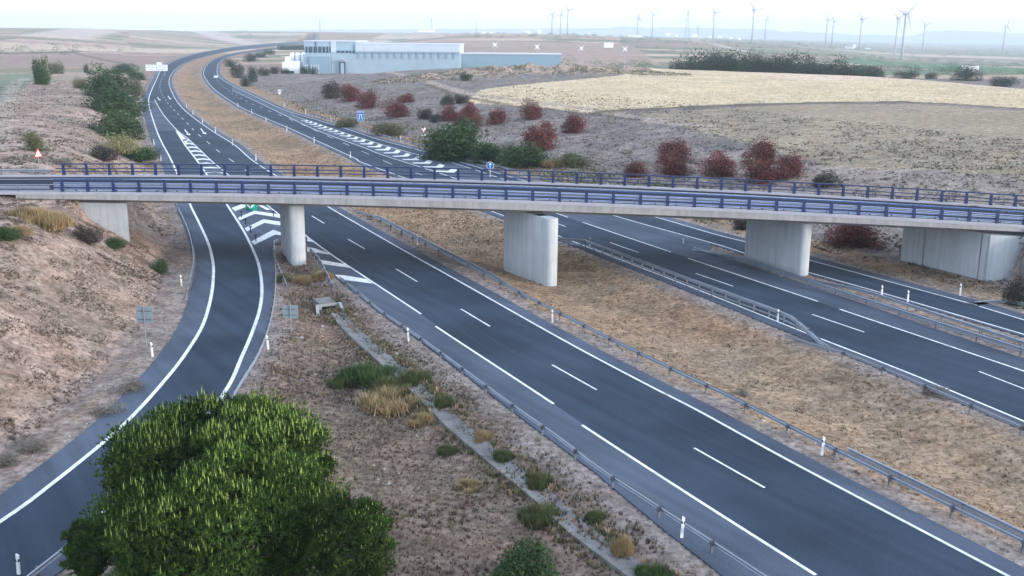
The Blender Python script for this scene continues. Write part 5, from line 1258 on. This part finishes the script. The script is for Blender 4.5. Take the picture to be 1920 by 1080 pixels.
# ------------------------------------------------------------ far structures
def turbine(px, hub, base, blades, label, yaw=1.0, Ht=80.):
    Y = Ht * F / (base - hub) * 1.0
    pb_ = D(px, base, Y); ph_ = D(px - (px - 960) / 8200 * (hub - base) * 0, hub, Y)
    T = thing('wind_turbine', label, 'wind turbine', (pb_[0], Y, pb_[2]), group='wind turbines on the plain')
    h = ph_[2] - pb_[2]
    w_ = max(1.0, Y / 2600)
    b = MB(); b.tube((0, 0, -18), (0, 0, h), 2.6 * w_, 1.5 * w_, 12); b.build('tower', 'turbine', T, smooth=True)
    c, s = math.cos(yaw), math.sin(yaw)              # rotor axis direction
    ax = Vector((s, -c, 0))
    b = MB(); b.bar(Vector((0, 0, h + 1.5)) - ax * 5, Vector((0, 0, h + 1.5)) + ax * 4.5, 4.2, 4.2); b.build('nacelle', 'turbine', T)
    hubp = Vector((0, 0, h + 1.5)) + ax * 6
    b = MB(); b.tube(hubp - ax * 1.5, hubp + ax * 1.5, 2.0, 1.0, 10); b.build('hub', 'turbine', T)
    rt = Vector((c, s, 0))
    for a in blades:
        d = rt * math.cos(a) + Vector((0, 0, 1)) * math.sin(a); L = 24
        nrm = d.cross(ax).normalized(); b = MB()
        st = [(0, 1.2, 1.0), (.12, 2.4, .8), (.5, 1.6, .5), (1, .7, .3)]
        R = [[hubp + d * (L * t) + nrm * (i * wd * w_) + ax * (j * tk * w_ * .6) for i, j in ((-1, -1), (1, -1), (1, 1), (-1, 1))] for t, wd, tk in st]
        for k in range(3): b.hexa(R[k], R[k + 1])
        b.build('blade', 'turbine', T)
TU = [(1690, 27, 115, .82, 'tallest wind turbine, right of the tree belt'), (1678, 35, 97, .6, 'wind turbine just left of the tallest'), (1611, 37, 96, .2, 'wind turbine above the parked trucks'),
      (1410, 20, 80, 2.3, 'wind turbine highest over the tree belt'), (1337, 25, 76, .1, 'wind turbine right of the tall pylon'), (1435, 36, 66, 1.2, 'small wind turbine right of the highest one'),
      (1548, 38, 83, .1, 'wind turbine, left of a close pair'), (1560, 41, 81, .15, 'wind turbine, right of a close pair'), (1730, 48, 92, .3, 'wind turbine alone right of the tallest'), (1880, 50, 98, 1.3, 'faint wind turbine near the right edge'),
      (1064, 20, 65, 2.4, 'wind turbine, right and largest of the central trio'), (1051, 27, 62, 1.4, 'wind turbine, middle of the central trio'), (1035, 28, 60, .9, 'wind turbine, left of the central trio'),
      (1195, 33, 67, 1.1, 'wind turbine left of centre right horizon'), (1223, 29, 64, .2, 'wind turbine left of the tall pylon')]
for px, hb, bs, a, lab in TU: turbine(px, hb, bs, (a, a + 2.094, a + 4.189), lab, yaw=.3)
def pylon(px, top, base, Ht, label):
    Y = Ht * F / (base - top); p = D(px, base, Y)
    T = thing('electricity_pylon', label, 'pylon', (p[0], Y, p[2]), group='lattice pylons on the horizon'); th = max(.25, Y / 7000)
    wb = Ht * .09; b = MB()
    for sx, sy in ((-1, -1), (1, -1), (1, 1), (-1, 1)): b.bar((sx * wb, sy * wb, -6), (sx * .6, sy * .6, Ht), th)
    n = 7
    for k in range(n):
        z0, z1 = Ht * k / n, Ht * (k + 1) / n; w0, w1 = wb + (.6 - wb) * k / n, wb + (.6 - wb) * (k + 1) / n
        b.bar((-w0, -w0, z0), (w1, -w1, z1), th * .6); b.bar((w0, -w0, z0), (-w1, -w1, z1), th * .6)
        b.bar((-w0, w0, z0), (w1, w1, z1), th * .6)
    b.build('lattice_mast', 'pylon', T)
    for f in (.98, .80, .62): b = MB(); b.bar((-Ht * .17, 0, Ht * f), (Ht * .17, 0, Ht * f), th * 1.3, th); b.build('cross_arm', 'pylon', T)
pylon(1288, 21, 70, 62, 'tall three armed pylon on the horizon right of centre')
for px, t_, b_2, lab in ((809, 33, 56, 'thin mast above the factory roof'), (600, 38, 56, 'thin pylon on the left of the horizon'), (893, 40, 60, 'thin pylon over the far village'), (1308, 48, 70, 'small faint pylon right of the tall one')): pylon(px, t_, b_2, 45, lab)

# white kite shaped structures: box body with four splayed arms on masts behind the factory
for i, (px, py) in enumerate(((928, 84), (1007, 88), (1090, 90.5), (1172, 92))):
    Y = 640 + 30; p = D(px, py, Y); g = tz(p[0], Y)
    T = thing('light_mast', ['white four armed floodlight mast, first from the left', 'white four armed floodlight mast, second from the left', 'white four armed floodlight mast, third from the left', 'white four armed floodlight mast, last at the right'][i], 'light mast', (p[0], Y, g), group='floodlight masts behind the factory')
    h = p[2] - g
    b = MB(); b.tube((0, 0, -.5), (0, 0, h), .12, .07, 8); b.build('mast', 'cladding', T)
    b = MB(); b.box((0, 0, h), (1.7, 1.0, 1.8)); b.build('lamp_head', 'signwhite', T)
    for sx, sz in ((-1, -1), (1, -1), (1, 1), (-1, 1)): b = MB(); b.bar((sx * .8, 0, h + sz * .8), (sx * 1.75, 0, h + sz * 1.6), .25); b.build('arm', 'signwhite', T)
# bright sheds, farm buildings and trucks on the plain
def shed(px, py, w, h, label, Y, mat='signwhite', roof='roofm', name='shed', cat='building', group='small buildings on the plain'):
    p = D(px, py, Y); g = p[2]; k = ppm(p); wx, hz = w / k, h / k; T = thing(name, label, cat, (p[0], Y, g), group=group)
    b = MB(); b.box((0, 0, hz * .35), (wx, wx * .6, hz * 1.3)); b.build('wall', mat, T)
    b = MB(); d = wx * .32; b.hexa([(-wx * .53, -d, hz), (wx * .53, -d, hz), (wx * .53, d, hz), (-wx * .53, d, hz)], [(-wx * .5, -.1, hz * 1.35), (wx * .5, -.1, hz * 1.35), (wx * .5, .1, hz * 1.35), (-wx * .5, .1, hz * 1.35)]); b.build('roof', roof, T)
shed(1141, 87.5, 17, 6, 'white box building beside the far road', 1300)
for px, py, w, h, lab in [(907, 62, 8, 3, 'pale house left in the distant village'), (921, 62, 6, 2.5, 'pale house second in the distant village'), (988, 62, 10, 4, 'white shed at the centre of the horizon'), (1011, 62, 7, 7, 'tall white tower block on the horizon'),
                          (1252, 66, 8, 4, 'white farm left of the tall pylon'), (1268, 68, 5, 4, 'small white hut near the tall pylon'), (1303, 68, 10, 3.5, 'white house right of the tall pylon'), (1332, 70, 5, 3, 'tiny white house by the turbine'),
                          (1350, 70, 8, 3, 'low white house on the right plain'), (1371, 72, 6, 3, 'lone pale house on the right plain'), (1387, 74, 5, 3, 'last pale house before the turbine'), (1190, 70, 26, 3.5, 'long low pale building on the horizon'),
                          (800, 59, 30, 3, 'long pale building behind the factory roof'), (1602, 88, 5, 4, 'white tower beside the truck park'), (1626, 94, 10, 3, 'pale long shed right of the truck park')]:
    shed(px, py, w, h, lab, 3200)
def truck(px, py, Y, label):
    p = D(px, py, Y); T = thing('parked_truck', label, 'truck', tuple(p), group='white trucks parked on the plain')
    b = MB(); b.box((0, 0, 2.6), (2.6, 9, 3.2)); b.build('cargo_box', 'signwhite', T); b = MB(); b.box((0, -6, 1.9), (2.5, 2.2, 2.6)); b.build('cab', 'signwhite', T); b = MB(); b.box((0, -7.15, 2.5), (2.2, .08, .9)); b.build('windscreen', 'glass', T)
    for x in (-1.15, 1.15):
        for y in (-6, 2.5, 4): b = MB(); b.tube((x - .15, y, .5), (x + .15, y, .5), .5, n=10); b.build('wheel', 'tyre', T)
truck(1587, 92, 1900, 'white truck, left of the three parked on the plain'); truck(1592.5, 92.3, 1900, 'white truck, middle of the three parked on the plain'); truck(1597.5, 92.6, 1900, 'white truck, right of the three parked on the plain')

# white car on the far carriageway
def car():
    p = W(405, 146.5); T = thing('car', 'white car driving on the distant bend of the far carriageway', 'car', tuple(p), rz=.15)
    b = MB(); st = [(-2.15, .45, .75, .80), (-2.1, .3, .95, .9), (-1.0, .25, 1.0, .92), (1.2, .25, .95, .92), (2.1, .3, .75, .85), (2.2, .4, .6, .75)]
    R = [[(-w, y, z0), (w, y, z0), (w, y, z1), (-w, y, z1)] for y, z0, z1, w in st]
    for k in range(len(R) - 1):
        b.hexa(R[k], R[k + 1])
    b.build('body', 'signwhite', T)
    b = MB(); b.hexa([(-.82, -2.0, .96), (.82, -2.0, .96), (.82, 1.1, .96), (-.82, 1.1, .96)], [(-.62, -1.3, 1.5), (.62, -1.3, 1.5), (.62, .3, 1.5), (-.62, .3, 1.5)]); b.build('cabin', 'signwhite', T)
    b = MB(); b.hexa([(-.70, -1.95, 1.05), (.70, -1.95, 1.05), (.70, -1.85, 1.05), (-.70, -1.85, 1.05)], [(-.56, -1.46, 1.42), (.56, -1.46, 1.42), (.56, -1.36, 1.42), (-.56, -1.36, 1.42)]); b.build('rear_window', 'glass', T)
    b = MB(); b.hexa([(-.70, .95, 1.05), (.70, .95, 1.05), (.70, 1.07, 1.05), (-.70, 1.07, 1.05)], [(-.56, .32, 1.45), (.56, .32, 1.45), (.56, .4, 1.45), (-.56, .4, 1.45)]); b.build('windscreen', 'glass', T)
    for x in (-.88, .88):
        for y in (-1.35, 1.35): b = MB(); b.tube((x - .1, y, .33), (x + .1, y, .33), .33, n=14); b.build('wheel', 'tyre', T)
    for x in (-.65, .65): b = MB(); b.box((x, -2.17, .7), (.3, .04, .15)); b.build('tail_lamp', 'red', T)
car()

# far mesa ridge
def mesa():
    top = [(400, 58), (620, 55.5), (900, 53.5), (1140, 52.5), (1170, 49), (1201, 51), (1221, 53), (1242, 51), (1323, 52), (1405, 54), (1456, 55.5), (1472, 61), (1496, 58), (1527, 60.7), (1572, 62.5), (1614, 65.6), (1637, 64), (1697, 67.7), (1728, 67.7), (1753, 63.5), (1774, 56.7), (1840, 58.5), (1920, 62), (2100, 63), (2500, 66)]
    X_ = np.arange(400, 2500, 6.0); Yt = np.interp(X_, [t[0] for t in top], [t[1] for t in top])
    b = MB(); n = len(X_)
    for lvl, (Y, drop) in enumerate(((11800, 0), (11300, .45), (10600, .8), (9800, 1.0))):
        for i in range(n):
            p = D(X_[i], Yt[i], 11800.); g = -30.0
            z = p[2] + (g - p[2]) * drop + (math.sin(i * .9) * 6 + math.sin(i * .37) * 8) * (lvl in (1, 2)) * .6
            b.v.append((p[0], Y + math.sin(i * .31) * 150 * (lvl > 0), z))
    for i in range(n): p = b.v[i]; b.v.append((p[0], 12300., p[2] - 3))
    for i in range(n): p = b.v[i]; b.v.append((p[0], 12400., -40))
    order = [3, 2, 1, 0, 4, 5]
    for a, c in zip(order[:-1], order[1:]):
        for i in range(n - 1): b.f.append((a * n + i, a * n + i + 1, c * n + i + 1, c * n + i))
    tag(b.build('mesa_ridge', 'mesa', smooth=True), 'flat topped hills on the horizon', kind='structure')
mesa()

# ------------------------------------------------------------ haze
def haze():
    b = MB(); b.hexa([(-33000, -200, -60), (33000, -200, -60), (33000, 12700, -60), (-33000, 12700, -60)], [(-33000, -200, 190), (33000, -200, 190), (33000, 12700, 190), (-33000, 12700, 190)])
    m = bpy.data.materials.new('haze'); m.use_nodes = True; n, l = m.node_tree.nodes, m.node_tree.links; n.clear()
    o = n.new('ShaderNodeOutputMaterial'); v = n.new('ShaderNodeVolumePrincipled'); v.inputs['Density'].default_value = .00013; v.inputs['Color'].default_value = (.78, .90, 1.0, 1); v.inputs['Anisotropy'].default_value = .1
    l.new(v.outputs[0], o.inputs['Volume'])
    me = b.mesh('haze', m); tag(link('haze', me), kind='stuff', label='pale dawn haze over the whole plain', cat='haze')
haze()
